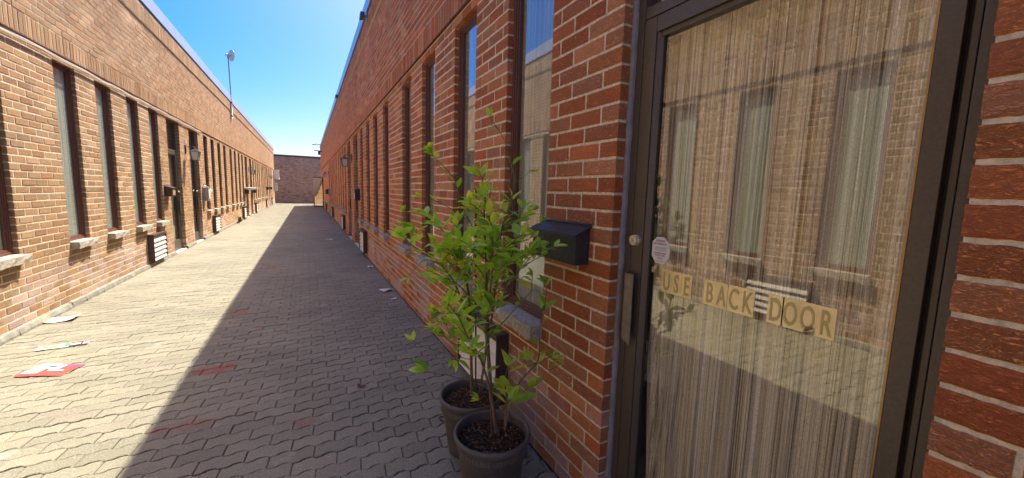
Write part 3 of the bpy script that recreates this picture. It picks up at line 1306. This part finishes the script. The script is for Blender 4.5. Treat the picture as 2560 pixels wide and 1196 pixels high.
def p3(u, v):
    if v > .86 and u > .45: return 2
    if v > .55 and u < .62:
        return 2 if (.25 < u < .5 and .62 < v < .8) else 0
    if .42 < u < .78 and .34 < v < .5: return 0
    if u < .3 and .2 < v < .55: return 0
    return 1
tag(blob_sheet('flyer', [PW, PR, PB], -1.63, 3.82, .003, .28, .19, R(-20), .003, 8, nx=24, ny=12, paint=p3),
    'red and white leaflet with a blue corner, the nearest litter on the sunlit paving', 'flyer')

for k, (x, y, L, W, a, lab) in enumerate((
        (.90, 5.28, .15, .11, .5, 'crumpled white paper on the shaded paving by the right wall'),
        (.91, 4.83, .07, .045, .2, 'small white paper scrap lying just in front of the crumpled paper'),
        (.93, 7.0, .09, .06, 0, 'white scrap at the foot of the right wall before the vent'),
        (.48, 11.1, .16, .11, .1, 'white crumpled wrapper out on the shaded paving, away from the wall'))):
    tag(blob_sheet('paper_scrap', [PW], x, y, .003, L, W, a, .012 if k != 1 else .004, 20 + k, nx=6, ny=5), lab, 'litter', 'white paper litter on the paving')

# plastic bag in the tall grey mailbox
m = MB()
rr = random.Random(9)
for k in range(5):
    c = Vector((XL + .06 + rr.uniform(-.01, .05), 12.10 + rr.uniform(-.04, .06), 1.26 + rr.uniform(-.08, .03)))
    pts = [c + Vector((rr.uniform(-.05, .05), rr.uniform(-.05, .05), rr.uniform(-.05, .05))) for _ in range(14)]
    for i in range(0, 12):
        m.poly([pts[i], pts[i + 1], pts[i + 2]])
m.poly([(XL + .11, 12.03, 1.24), (XL + .115, 12.20, 1.22), (XL + .118, 12.19, .98), (XL + .116, 12.09, .97)])
m.poly([(XL + .112, 12.2, 1.25), (XL + .16, 12.3, 1.20), (XL + .12, 12.2, 1.12)])
tag(m.build('plastic_bag', [PW]), 'crumpled white plastic bag hanging out of the tall grey mailbox', 'bag')
m = MB()
for k in range(16):
    c = Vector((XL + .05 + rr.uniform(-.03, .04), 12.08 + rr.uniform(-.06, .06), 1.29 + rr.uniform(-.01, .05)))
    r_ = .022
    m.poly([c + Vector((rr.uniform(-r_, r_), rr.uniform(-r_, r_), rr.uniform(-r_, r_))) for _ in range(4)])
tag(m.build('dried_flowers', simple('dried_petals', (.22, .06, .05), .8)), 'dark red dried flowers on top of the tall grey mailbox', 'flowers')
# papers on black mailbox
m = MB()
m.hexa([(XL + .02, 19.34, 1.19), (XL + .30, 19.30, 1.16), (XL + .36, 19.55, 1.17), (XL + .02, 19.68, 1.2),
        (XL + .02, 19.34, 1.26), (XL + .36, 19.30, 1.245), (XL + .50, 19.5, 1.25), (XL + .02, 19.68, 1.262)])
tag(m.build('newspaper', [PW], bevel=.004), 'bundle of white papers stuck out over the black mailbox on the left wall', 'newspaper')

# door stickers --------------------------------------------------
GOLD = simple('gold_foil', (.66, .56, .33), .30, .7, bump=.0006, bscale=90, var=.12)
GOLDD = simple('dull_gold_ink', (.44, .37, .20), .42, .6)
XG = XR + .088
word = [('U', .948), ('S', .907), ('E', .866), ('B', .781), ('A', .741), ('C', .702), ('K', .662), ('D', .585), ('O', .548), ('O', .508), ('R', .468)]
seen_o = 0
names = {'U': 'first letter of the word USE', 'S': 'between U and E', 'E': 'last letter of the word USE',
         'B': 'first letter of the word BACK', 'A': 'second letter of the word BACK', 'C': 'third letter of the word BACK', 'K': 'last letter of the word BACK',
         'D': 'first letter of the word DOOR', 'R': 'last letter of the word DOOR'}
for ch, yc in word:
    root = empty('letter_sticker', (XG - .0012, yc, 1.0385))
    m = MB()
    hw, hh = .0203, .0395
    if ch == 'O' and seen_o == 1:
        # torn lower corner, peeling off
        pts = [(0, hw, hh), (0, hw, -hh), (0, hw - .012, -hh), (0, -hw + .006, -hh + .010), (0, -hw, -hh + .018), (0, -hw, hh)]
        m.poly(pts)
        m.poly([(-.001, hw - .014, -hh + .002), (-.010, -.004, -hh + .022), (-.003, -hw + .003, -hh + .016)])
        m.poly([(-.001, hw - .014, -hh + .002), (-.006, -.004, -hh + .006), (-.010, -.004, -hh + .022)])
    else:
        m.box(0, .0008, -hw + .0001, hw - .0001, -hh, hh)
    m.build('sticker_sheet', GOLD, root)
    m = MB()
    text_mesh(ch, .088, m, (-.0008, 0, -.0305), (0, -1, 0), (0, 0, 1), sx=.50, extr=.0003, bold=.0012)
    m.build('letter', GOLDD, root)
    if ch == 'O':
        seen_o += 1
        lab = 'gold sticker with the letter O on the glass door, ' + ('right after the D' if seen_o == 1 else 'its lower corner torn and peeling')
    else:
        lab = f'gold sticker with the letter {ch} on the glass door, {names[ch]}'
    tag(root, lab, 'letter sticker', 'gold letters spelling USE BACK DOOR')

root = empty('security_sticker', (XG - .0012, .985, 1.142), label='white octagonal security sticker on the glass door beside the lock', cat='sticker')
m = MB()
pts = []
for (y, z) in ((.016, .048), (.036, .030), (.042, .004), (.040, -.020), (.018, -.046), (-.018, -.048), (-.040, -.020), (-.042, .004), (-.036, .030), (-.016, .048)):
    pts.append((0, y, z))
m.poly(pts)
m.poly([(.0006, p[1], p[2]) for p in pts][::-1])
m.build('sticker_sheet', simple('sticker_white', (.72, .68, .68), .4), root)
m = MB()
for tx, sz, z in (('PREMISES', .0105, .031), ('SECURED BY', .0105, .020), ('24 HOUR ALARM', .0075, -.012), ('PROTECTION', .0075, -.020), ('(416)', .010, -.031)):
    text_mesh(tx, sz, m, (-.0006, 0, z), (0, -1, 0), (0, 0, 1), sx=.95, extr=.0002)
m.box(-.0004, -.0002, -.018, .018, -.039, -.0375)
m.build('print', simple('grey_ink', (.16, .14, .17), .6), root)
m = MB()
m.box(-.0004, -.0001, -.027, .024, -.002, .014)
m.build('emblem', simple('pale_grey_ink', (.50, .52, .50), .6), root)

# black closer block behind the glass at lock height
# ------------------------------------------------------------------ roof and high-wall things
m_root = empty('dish_antenna', (XL, 16.75, 3.6), label='tall antenna pole with a small white dish, strapped to the top of the left wall', cat='antenna')
a0, a1 = at(576.5, 290, 16.7), at(571.5, 136, 16.7)
xo = XL + .06 - XL
m = MB()
hgt = 2.02
m.tube([(xo, 0, 0), (xo - .01, .0, .9), (xo - .035, 0.02, hgt)], .019, 10)
m.build('pole', simple('galvanised_pole', (.42, .42, .43), .45, .6), m_root, smooth=True)
m = MB()
m.box(0, xo + .025, -.03, .03, .07, .10)
m.box(0, xo + .025, -.03, .03, .52, .55)
m.box(.036, .045, -.17, -.12, -.12, .64)  # flat dark upright strip beside the pole, apart from the brackets
m.build('bracket_and_strip', DARKGAP, m_root)
m = MB()
prof = []
c0 = Vector((xo - .035, .02, hgt + .06))
ax = Vector((.80, .55, .05)).normalized()
s1 = ax.cross(Vector((0, 0, 1))).normalized()
s2 = s1.cross(ax)
rings = []
for i in range(7):
    r_ = .19 * i / 6
    rings.append([c0 + ax * (.08 + .9 * r_ * r_) + (s1 * math.cos(2 * math.pi * j / 24) + s2 * math.sin(2 * math.pi * j / 24)) * r_ for j in range(24)])
for i in range(6):
    for j in range(24):
        j2 = (j + 1) % 24
        m.poly([rings[i][j], rings[i][j2], rings[i + 1][j2], rings[i + 1][j]])
        o_ = ax * -.008
        m.poly([rings[i][j] + o_, rings[i + 1][j] + o_, rings[i + 1][j2] + o_, rings[i][j2] + o_])
for j in range(24):
    j2 = (j + 1) % 24
    m.poly([rings[6][j], rings[6][j2], rings[6][j2] + ax * -.008, rings[6][j] + ax * -.008])
m.build('dish', simple('dish_white', (.7, .7, .68), .4), m_root, smooth=True)
m = MB()
m.tube([c0 - ax * .07, c0 + ax * .09], .032, 14)
m.tube([c0 + Vector((0, 0, -.09)), c0 + Vector((0, 0, .03))], .03, 10)
m.build('feed_housing', simple('housing_grey', (.5, .5, .48), .5), m_root, smooth=True)


def floodlight(y, z, lab):
    r0 = empty('floodlight', (XR, y, z), label=lab, cat='floodlight')
    m = MB()
    m.box(-.04, -.046, -.05, .05, -.07, .05)
    m.tube([(-.046, 0, 0), (-.09, 0, 0)], .012, 8)
    m.build('mount', GREYP, r0)
    m = MB()
    m.hexa([(-.085, -.06, -.05), (-.16, -.07, -.07), (-.16, .07, -.07), (-.085, .06, -.05),
            (-.085, -.06, .04), (-.15, -.07, .04), (-.15, .07, .04), (-.085, .06, .04)])
    m.build('lamp_head', simple('flood_grey', (.12, .13, .15), .4, .3), r0, bevel=.01)


floodlight(7.35, 4.20, 'small grey floodlight under the right roof edge, the nearer one')
floodlight(13.75, 4.16, 'small grey floodlight under the right roof edge, farther along')
r0 = empty('pipe_outlet', (XR, 30.0, 4.05), label='two thin pipes sticking out from the top of the right wall at its far end', cat='pipe')
m = MB()
m.tube([(-.02, 0, .12), (-.35, 0, .18), (-.62, 0, .10)], .03, 8)
m.build('upper_pipe', GREYP, r0)
m = MB()
m.tube([(-.02, .3, -.25), (-.5, .3, -.22)], .03, 8)
m.box(-.12, -.26, .2, .4, -.5, -.26)
m.build('lower_pipe', DARKMET, r0)

# cables under the soldier course of the left building
m = MB()
rr = random.Random(2)
for off, rad in ((0, .006), (.014, .005)):
    pts = []
    y = 4.2
    while y < 12.2:
        ph = (y - 4.2) % .9
        pts.append((XL + .018 + off * .3 + rad, y, HEAD + .040 - off - .012 * math.sin(y * 3.4) ** 2 + rr.uniform(-.004, .004)))
        y += .12
    m.tube(pts, rad, 6)
tag(m.build('cable', simple('pale_cable', (.62, .60, .56), .5), smooth=True), 'pale cable run sagging along the left wall above the windows', 'cable')

# window air conditioner and sign at the far left corner
r0 = empty('air_conditioner', (XL, 35.6, 1.95), label='white boxed air conditioner jutting out at the far end of the left wall', cat='air conditioner')
m = MB()
frame_rect(m, 0, 1, 0.002, .38, 0, .7, 0, .66, .06)
m.box(.0, .40, -.05, .75, -.06, -.0005)
m.build('cage', simple('ac_white', (.7, .7, .66), .5), r0)
m = MB()
for i in range(5):
    m.box(.02, .33, .1 + i * .11, .15 + i * .11, .06, .6)
m.build('grille', GREYP, r0)
r0 = empty('wall_sign', (XL, 35.8, 1.0), label='small white sign board on a bracket at the far left corner under the air conditioner', cat='sign')
m = MB()
m.box(.002, .26, 0, .03, 0, .62)
m.build('board', simple('sign_white', (.72, .72, .70), .5), r0)
m = MB()
for i in range(4):
    m.box(.04, .22, -.002, -.0004, .12 + i * .12, .15 + i * .12)
m.build('print', simple('sign_grey', (.35, .36, .38), .6), r0)

# open door with tied curtain at the far end of the right wall
hx, hy = XR - .02, 29.9
t_ = Vector((-.60, .80, 0)).normalized()
r0 = empty('open_glass_door', (hx, hy, 0), label='open glass door with a tied pale curtain at the far end of the right wall', cat='door')
r0.rotation_euler = (0, 0, math.atan2(t_.y, t_.x))
Wd, Hd = .95, 2.05
m = MB()
m.box(0, .04, -.02, .02, .02, Hd)
m.box(Wd - .04, Wd, -.02, .02, .02, Hd)
m.box(.04, Wd - .04, -.019, .019, Hd - .05, Hd)
m.box(.04, Wd - .04, -.019, .019, .02, .10)
m.build('frame', DARKMET, r0)
m = MB()
m.poly([(.04, 0, .1), (Wd - .04, 0, .1), (Wd - .04, 0, Hd - .05), (.04, 0, Hd - .05)])
m.build('pane', glass_mat('clear_door_glass', (1, .95, .85), (.5, .48, .45), .45), r0)
m = MB()
n = 40
for sg in (1,):
    for k in range(9):
        for i in range(n):
            def cp(i_, k_):
                u = i_ / n
                v = k_ / 9
                zt = Hd - .05 - v * (1.25)
                wl = 1.0 - .78 * v ** 1.3
                x = Wd - .02 - (u * wl) * (Wd - .06)
                return (x, .035 + .012 * math.sin(i_ * 1.1), zt)
            m.poly([cp(i, k), cp(i + 1, k), cp(i + 1, k + 1), cp(i, k + 1)])
m.build('curtain', simple('pale_voile', (.50, .42, .38), .9), r0, smooth=True)

# ------------------------------------------------------------------ small ground things
m = MB()
rr = random.Random(4)
b0 = Vector((XL + .06, 16.9, 0))
for k in range(60):
    a = rr.uniform(0, 6.28)
    h = rr.uniform(.06, .26)
    l = rr.uniform(.03, .14)
    top = b0 + Vector((abs(math.cos(a)) * l, math.sin(a) * l * 1.6, h))
    sd = Vector((-math.sin(a), math.cos(a), 0)) * .014
    mid_ = (b0 + top) / 2 + Vector((0, 0, .04))
    m.poly([b0 - sd * .3, b0 + sd * .3, mid_ + sd, top, mid_ - sd], 0, rr.random())


def leaf_mat(name, stops):
    m, n, b, o = mat(name)
    t = N(n, 'ShaderNodeAttribute', attribute_name='tint').outputs['Fac']
    g = N(n, 'ShaderNodeNewGeometry')
    c = ramp(n, t, stops)
    c = mixcol(n, maprange(n, noise(n, g.outputs['Position'], 60, 3, .6), .35, .65, 0, .35), c, mixcol(n, 1.0, c, (.6, .75, .6), 'MULTIPLY'))
    n.links.new(c, b.inputs['Base Color'])
    b.inputs['Roughness'].default_value = .42
    b.inputs['Specular IOR Level'].default_value = .5
    tr = N(n, 'ShaderNodeBsdfTranslucent')
    c2 = mixcol(n, 1.0, c, (1.25, 1.25, .55), 'MULTIPLY')
    n.links.new(c2, tr.inputs['Color'])
    mx = N(n, 'ShaderNodeMixShader')
    mx.inputs[0].default_value = .42
    n.links.new(b.outputs[0], mx.inputs[1])
    n.links.new(tr.outputs[0], mx.inputs[2])
    n.links.new(mx.outputs[0], o.inputs[0])
    return m


LEAF = leaf_mat('citrus_leaf', [(0, (.13, .30, .04)), (.25, (.25, .50, .06)), (.55, (.46, .70, .085)), (.85, (.66, .80, .14)), (1, (.92, .78, .10))])
tag(m.build('weed', simple('weed_green', (.17, .19, .05), .8, var=.3, bscale=60)), 'yellow green weed growing at the foot of the left wall', 'weed')

m = MB()
for pts in ([(.651, 2.105, .008), (.658, 2.10, .022), (.674, 2.093, .018)], [(.658, 2.10, .02), (.651, 2.085, .01), (.666, 2.072, .006)]):
    m.tube(pts, .005, 6)
tag(m.build('twig', DARKGAP), 'short black twig lying on the paving beside the rear pot', 'twig')
m = MB()
m.poly([(.265, 2.69, .006), (.285, 2.67, .018), (.325, 2.70, .010), (.295, 2.72, .004)])
m.poly([(.265, 2.69, .006), (.295, 2.72, .004), (.27, 2.73, .016)])
tag(m.build('dead_leaf', simple('dead_leaf_brown', (.12, .035, .02), .7)), 'dark red dead leaf on the shaded paving', 'leaf')

# blue printed bag on the ground behind the front pot
bb = (.93, 1.68)
o = blob_sheet('snack_bag', [simple('navy_wrapper', (.02, .035, .10), .4), PW], bb[0], bb[1], .004, .15, .11, R(70), .010, 31, nx=12, ny=10,
               paint=lambda u, v: 1 if (.25 < u < .6 and .2 < v < .55) or (u > .8 and v < .5) else 0)
tag(o, 'flattened navy blue and white wrapper between the front pot and the wall', 'wrapper')

# ------------------------------------------------------------------ potted saplings
POT = simple('grey_brown_plastic_pot', (.105, .095, .09), .55, bump=.0008, bscale=120, var=.22)
BARK = simple('citrus_bark', (.20, .135, .085), .8, bump=.002, bscale=180, var=.3)
TWIG = simple('green_twig', (.13, .19, .04), .6, var=.25, bscale=60)
STAKEG = simple('green_stake', (.02, .06, .035), .4)
STAKEB = simple('brown_stake', (.06, .035, .03), .4)


def soil_mat():
    m, n, b, o = mat('potting_soil')
    t = N(n, 'ShaderNodeAttribute', attribute_name='tint').outputs['Fac']
    c = ramp(n, t, [(0, (.012, .009, .007)), (.5, (.03, .018, .011)), (.75, (.11, .05, .022)), (.93, (.20, .11, .05)), (1, (.62, .56, .48))])
    n.links.new(c, b.inputs['Base Color'])
    b.inputs['Roughness'].default_value = .9
    return m


SOIL = soil_mat()


def add_leaf(m, base, d, up, L, W, t, droop=.25, fold=.28):
    d = d.normalized()
    sd = d.cross(up)
    if sd.length < 1e-3: sd = Vector((1, 0, 0))
    sd.normalize()
    nn = sd.cross(d).normalized()
    n = 6
    prof = [0.06, .62, .95, 1.0, .82, .46, .0]
    k = len(m.v)
    for i in range(n + 1):
        u = i / n
        c = base + d * (L * u) - nn * (droop * L * u * u)
        wd = prof[i] * W * .5
        m.v += [tuple(c + sd * wd + nn * wd * fold), tuple(c), tuple(c - sd * wd + nn * wd * fold)]
    for i in range(n):
        for q in (0, 1):
            a = k + i * 3 + q
            m.f.append((a, a + 1, a + 4, a + 3))
            m.m.append(0)
            m.t.append(t)


def spline(P, step=.02):
    P = [Vector(p) for p in P]
    out = []
    for i in range(len(P) - 1):
        p0, p1, p2, p3 = P[max(i - 1, 0)], P[i], P[i + 1], P[min(i + 2, len(P) - 1)]
        n = max(2, int((p2 - p1).length / step))
        for j in range(n):
            t = j / n
            out.append(.5 * ((2 * p1) + (-p0 + p2) * t + (2 * p0 - 5 * p1 + 4 * p2 - p3) * t * t + (-p0 + 3 * p1 - 3 * p2 + p3) * t ** 3))
    out.append(P[-1])
    return out


def potted(name_lab, cx, cy, H, rt, branches, stakes, seed, tbias, density):
    rr = random.Random(seed)
    root = empty('potted_sapling', (0, 0, 0), label=name_lab, cat='potted plant', group='potted citrus saplings')
    m = MB()
    rb = rt * .68
    prof = [(0, .001), (rb, .001), (rb * 1.04, .02), (rt * .875, H - .075), (rt * .90, H - .072), (rt * .905, H - .045), (rt * .93, H - .042),
            (rt * .955, H - .032), (rt * .99, H - .024), (rt, H - .012), (rt * .985, H - .002), (rt * .95, H), (rt * .915, H - .004), (rt * .90, H - .015), (rt * .86, H - .075), (rt * .80, H - .12)]
    m.lathe(prof, cx, cy, 64)
    m.build('pot', POT, root, smooth=True)
    m = MB()
    nb = 224
    ring = []
    for i in range(nb + 1):
        an = 2 * math.pi * i / nb
        up = .0022 if (i // 2) % 2 else -.0002
        ring.append([(cx + math.cos(an) * q, cy + math.sin(an) * q, z) for q, z in ((rt * .902, H - .072), (rt * .902 + up, H - .069), (rt * .905 + up, H - .050), (rt * .905, H - .047))])
    for i in range(nb):
        for q in range(3):
            m.poly([ring[i][q], ring[i + 1][q], ring[i + 1][q + 1], ring[i][q + 1]])
    m.build('rim_band', POT, root)
    # soil with bark chips and perlite
    m = MB()
    zs = H - .045
    R_ = rt * .872
    nr, na = 9, 40
    pv = {}
    for i in range(nr + 1):
        for j in range(na):
            r_ = R_ * i / nr
            a = 2 * math.pi * j / na
            pv[i, j] = (cx + r_ * math.cos(a), cy + r_ * math.sin(a), zs + rr.uniform(-.004, .005) + .012 * (1 - i / nr))
    for i in range(nr):
        for j in range(na):
            j2 = (j + 1) % na
            m.poly([pv[i, j], pv[i + 1, j], pv[i + 1, j2], pv[i, j2]] if i else [pv[0, 0], pv[1, j], pv[1, j2]], 0, rr.uniform(0, .45))
    for k in range(900):
        r_ = R_ * math.sqrt(rr.random()) * .97
        a = rr.uniform(0, 6.28)
        c = Vector((cx + r_ * math.cos(a), cy + r_ * math.sin(a), zs + .012 * (1 - r_ / R_) + rr.uniform(.001, .006)))
        q = rr.random()
        t = rr.uniform(.1, .6) if q < .45 else (rr.uniform(.6, .92) if q < .93 else 1.0)
        L = rr.uniform(.003, .008) if t < .99 else .0022
        e1 = Vector((rr.uniform(-1, 1), rr.uniform(-1, 1), rr.uniform(-.4, .4))).normalized() * L
        e2 = e1.cross(Vector((rr.uniform(-.4, .4), rr.uniform(-.4, .4), 1))).normalized() * L * rr.uniform(.35, .8)
        e3 = e1.cross(e2).normalized() * L * .3
        m.hexa([c - e1 - e2 - e3, c + e1 - e2 - e3, c + e1 + e2 - e3, c - e1 + e2 - e3, c - e1 - e2 + e3, c + e1 - e2 + e3, c + e1 + e2 + e3, c - e1 + e2 + e3], 0, t)
    m.build('soil', SOIL, root)
    wood, leaves = MB(), MB()

    def leaves_on(path, u0, dens, big):
        tot = sum((path[i + 1] - path[i]).length for i in range(len(path) - 1))
        n = max(1, int(tot * (1 - u0) * dens))
        for k in range(n):
            u = u0 + (1 - u0) * (k + rr.random()) / n
            f = u * (len(path) - 1)
            i = min(int(f), len(path) - 2)
            p = path[i].lerp(path[i + 1], f - i)
            ax_ = (path[i + 1] - path[i]).normalized()
            az = rr.uniform(0, 6.28)
            rad = Vector((math.cos(az), math.sin(az), rr.uniform(-.15, .75)))
            d = (rad * rr.uniform(.8, 1.2) + ax_ * .5).normalized()
            if p.x + d.x * .08 > XR - .03: d.x = -abs(d.x)
            L = rr.uniform(.052, .094) * big
            t = min(1, max(0, rr.gauss(tbias, .24)))
            if rr.random() < .025: t = 1
            pet = d * .008
            wood.tube([p, p + pet], .0010, 4, 1, cap=False)
            add_leaf(leaves, p + pet, d, Vector((rr.uniform(-.5, .5), rr.uniform(-.5, .5), 1)), L, L * rr.uniform(.42, .54), t, rr.uniform(-.1, .42), rr.uniform(.1, .45))

    def terminal(p, ax_, big):
        for k in range(rr.randint(3, 5)):
            az = rr.uniform(0, 6.28)
            d = (ax_ * 1.1 + Vector((math.cos(az), math.sin(az), rr.uniform(-.3, .5))) * .8).normalized()
            if p.x + d.x * .08 > XR - .03: d.x = -abs(d.x)
            L = rr.uniform(.04, .07) * big
            add_leaf(leaves, p, d, Vector((rr.uniform(-.4, .4), rr.uniform(-.4, .4), 1)), L, L * .46, min(1, max(0, rr.gauss(tbias + .15, .15))), rr.uniform(-.1, .3), .3)

    for br in branches:
        pts, r0_, r1_, u0, dens, big, ntw = br
        path = spline([at(*p) if isinstance(p, tuple) else p for p in pts])
        for p in path:
            p.x = min(p.x, XR - .035)
        n = len(path)
        rads = [r0_ + (r1_ - r0_) * i / (n - 1) for i in range(n)]
        wood.tube(path, rads, 7, 0 if r0_ > .0035 else 1)
        leaves_on(path, u0, dens * density, big)
        terminal(path[-1], (path[-1] - path[-2]).normalized(), big)
        for k in range(ntw):
            u = rr.uniform(max(u0, .15), .95)
            i = min(int(u * (n - 1)), n - 2)
            ax_ = (path[i + 1] - path[i]).normalized()
            az = rr.uniform(0, 6.28)
            d = (ax_ * .6 + Vector((math.cos(az), math.sin(az), rr.uniform(-.1, .6)))).normalized()
            L = rr.uniform(.06, .15)
            q = [path[i], path[i] + d * L * .5 + Vector((0, 0, .006)), path[i] + d * L]
            for v in q: v.x = min(v.x, XR - .04)
            tp = spline(q)
            wood.tube(tp, [.0018, ] * (len(tp) - 1) + [.0012], 5, 1)
            leaves_on(tp, .2, 42 * density, big)
            terminal(tp[-1], d, big * .9)
    wood.build('stem', [BARK, TWIG], root, smooth=True)
    leaves.build('foliage', LEAF, root, smooth=True)
    for a, b, r_, mt in stakes:
        m = MB()
        m.tube([a, b], r_, 10)
        m.build('stake', mt, root, smooth=True)
    return root


Ya = 1.47
fa = [
    # pts (px,py,Y), r0, r1, first leafy share, leaves per metre, leaf size, side twigs
    ([(1243, 1085, 1.47), (1228, 990, 1.47), (1221, 890, 1.48), (1212, 770, 1.5), (1226, 650, 1.5), (1256, 570, 1.5), (1282, 500, 1.5)], .011, .003, .42, 40, 1.0, 9),
    ([(1240, 1075, 1.46), (1226, 985, 1.43), (1202, 900, 1.41), (1172, 850, 1.40), (1150, 800, 1.42), (1120, 760, 1.44)], .007, .0025, .45, 40, 1.0, 4),
    ([(1216, 800, 1.49), (1228, 700, 1.44), (1232, 600, 1.42), (1215, 510, 1.45), (1204, 440, 1.47)], .005, .002, .25, 45, 1.0, 7),
    ([(1250, 580, 1.5), (1285, 470, 1.47), (1275, 400, 1.47), (1258, 345, 1.47), (1237, 312, 1.47), (1225, 292, 1.47)], .003, .0014, .3, 9, .72, 0),
    ([(1276, 462, 1.47), (1300, 448, 1.45), (1322, 432, 1.44)], .0018, .001, .6, 14, .7, 0),
    ([(1226, 650, 1.5), (1280, 610, 1.45), (1318, 600, 1.42), (1330, 590, 1.4)], .003, .0015, .3, 30, .9, 2),
    ([(1216, 800, 1.49), (1280, 700, 1.44), (1330, 640, 1.40), (1344, 620, 1.39)], .004, .0015, .35, 30, .9, 3),
    ([(1220, 850, 1.48), (1290, 770, 1.44), (1335, 725, 1.42), (1352, 738, 1.41)], .003, .0015, .4, 20, .9, 1),
    ([(1262, 1075, 1.42), (1277, 1010, 1.41), (1300, 955, 1.40), (1345, 900, 1.38), (1348, 830, 1.38), (1362, 770, 1.38), (1366, 715, 1.38)], .005, .0018, .45, 22, .9, 1),
    ([(1345, 900, 1.38), (1372, 925, 1.37), (1408, 905, 1.36)], .002, .001, .5, 18, .8, 0),
    ([(1343, 905, 1.38), (1322, 915, 1.39), (1310, 900, 1.39)], .0025, .0012, .3, 30, .9, 0),
    ([(1262, 1060, 1.40), (1266, 1000, 1.37), (1262, 950, 1.35), (1270, 915, 1.35)], .0045, .002, .25, 50, 1.25, 1),
    ([(1210, 965, 1.44), (1165, 950, 1.46), (1110, 937, 1.49), (1062, 930, 1.50)], .0025, .0012, .72, 22, 1.05, 0),
    ([(1230, 1010, 1.45), (1215, 1018, 1.42), (1197, 1000, 1.40)], .002, .001, .6, 16, .8, 0),
    ([(1220, 890, 1.48), (1160, 870, 1.44), (1135, 900, 1.44)], .002, .001, .4, 22, .9, 1),
    ([(1226, 660, 1.5), (1180, 620, 1.42), (1150, 600, 1.40)], .003, .0015, .2, 40, 1.0, 3),
    ([(1226, 700, 1.48), (1262, 660, 1.40), (1290, 655, 1.36)], .003, .0015, .2, 40, 1.0, 2),
]
potted('nearest potted citrus sapling in a grey brown pot, brown stake among its stems', .692, 1.462, .30, .168, fa,
       [(at(1230, 1085, 1.455), at(1210, 525, 1.52), .0036, STAKEB)], 21, .58, .98)
fb = [
    ([(1180, 995, 1.82), (1178, 900, 1.80), (1177, 820, 1.78), (1172, 740, 1.76), (1163, 690, 1.74)], .009, .005, .6, 24, 1.0, 5),
    ([(1200, 975, 1.82), (1212, 900, 1.80), (1216, 860, 1.78), (1230, 790, 1.74), (1240, 700, 1.70), (1246, 620, 1.66), (1262, 560, 1.62)], .007, .003, .45, 30, 1.0, 7),
    ([(1177, 830, 1.78), (1142, 720, 1.74), (1100, 662, 1.72), (1050, 628, 1.70), (1008, 596, 1.70)], .005, .0018, .35, 32, 1.05, 7),
    ([(1142, 720, 1.74), (1122, 780, 1.70), (1102, 805, 1.68)], .0025, .0015, .2, 40, 1.0, 3),
    ([(1165, 700, 1.74), (1190, 620, 1.72), (1176, 556, 1.72), (1152, 525, 1.72), (1144, 470, 1.72), (1130, 440, 1.72), (1105, 412, 1.72), (1080, 388, 1.72)], .0035, .0014, .15, 13, .8, 0),
    ([(1128, 437, 1.72), (1100, 418, 1.72), (1076, 376, 1.72)], .0016, .001, .1, 26, .8, 0),
    ([(1165, 700, 1.74), (1124, 600, 1.70), (1092, 566, 1.70)], .003, .0015, .3, 36, 1.1, 3),
    ([(1176, 556, 1.72), (1140, 530, 1.72), (1090, 503, 1.72), (1052, 492, 1.72)], .0018, .001, .55, 10, .75, 0),
    ([(1100, 662, 1.72), (1062, 650, 1.72), (1032, 680, 1.72), (1020, 694, 1.72)], .0016, .001, .8, 8, .6, 0),
    ([(1010, 600, 1.70), (1004, 570, 1.70), (1006, 528, 1.70)], .0014, .0009, .8, 8, .55, 0),
    ([(1177, 870, 1.79), (1135, 860, 1.72), (1108, 840, 1.70)], .0025, .0012, .3, 34, .95, 2),
    ([(1177, 850, 1.79), (1140, 800, 1.66), (1118, 770, 1.62)], .0025, .0012, .3, 34, 1.0, 3),
    ([(1177, 900, 1.79), (1100, 880, 1.76), (1060, 868, 1.75), (1032, 852, 1.75)], .0016, .001, .85, 10, .75, 0),
    ([(1163, 690, 1.74), (1150, 620, 1.66), (1140, 560, 1.64)], .003, .0015, .1, 44, 1.1, 4),
    ([(1172, 740, 1.76), (1130, 700, 1.64), (1095, 700, 1.60)], .003, .0015, .2, 38, 1.0, 3),
    ([(1200, 620, 1.72), (1215, 560, 1.70), (1195, 520, 1.70)], .003, .0015, .1, 40, 1.0, 3),
    ([(1240, 700, 1.70), (1275, 650, 1.64), (1300, 540, 1.60), (1310, 520, 1.58)], .003, .0015, .2, 30, .9, 3),
]
potted('rear potted citrus sapling behind the first, green stake tied to its trunk', .725, 1.80, .30, .162, fb,
       [(at(1189, 1000, 1.83), at(1190, 472, 1.80), .0045, STAKEG)], 33, .55, 1.0)

# drop near-camera clutter checks: purge the unused
for me in list(bpy.data.meshes):
    if me.users == 0: bpy.data.meshes.remove(me)
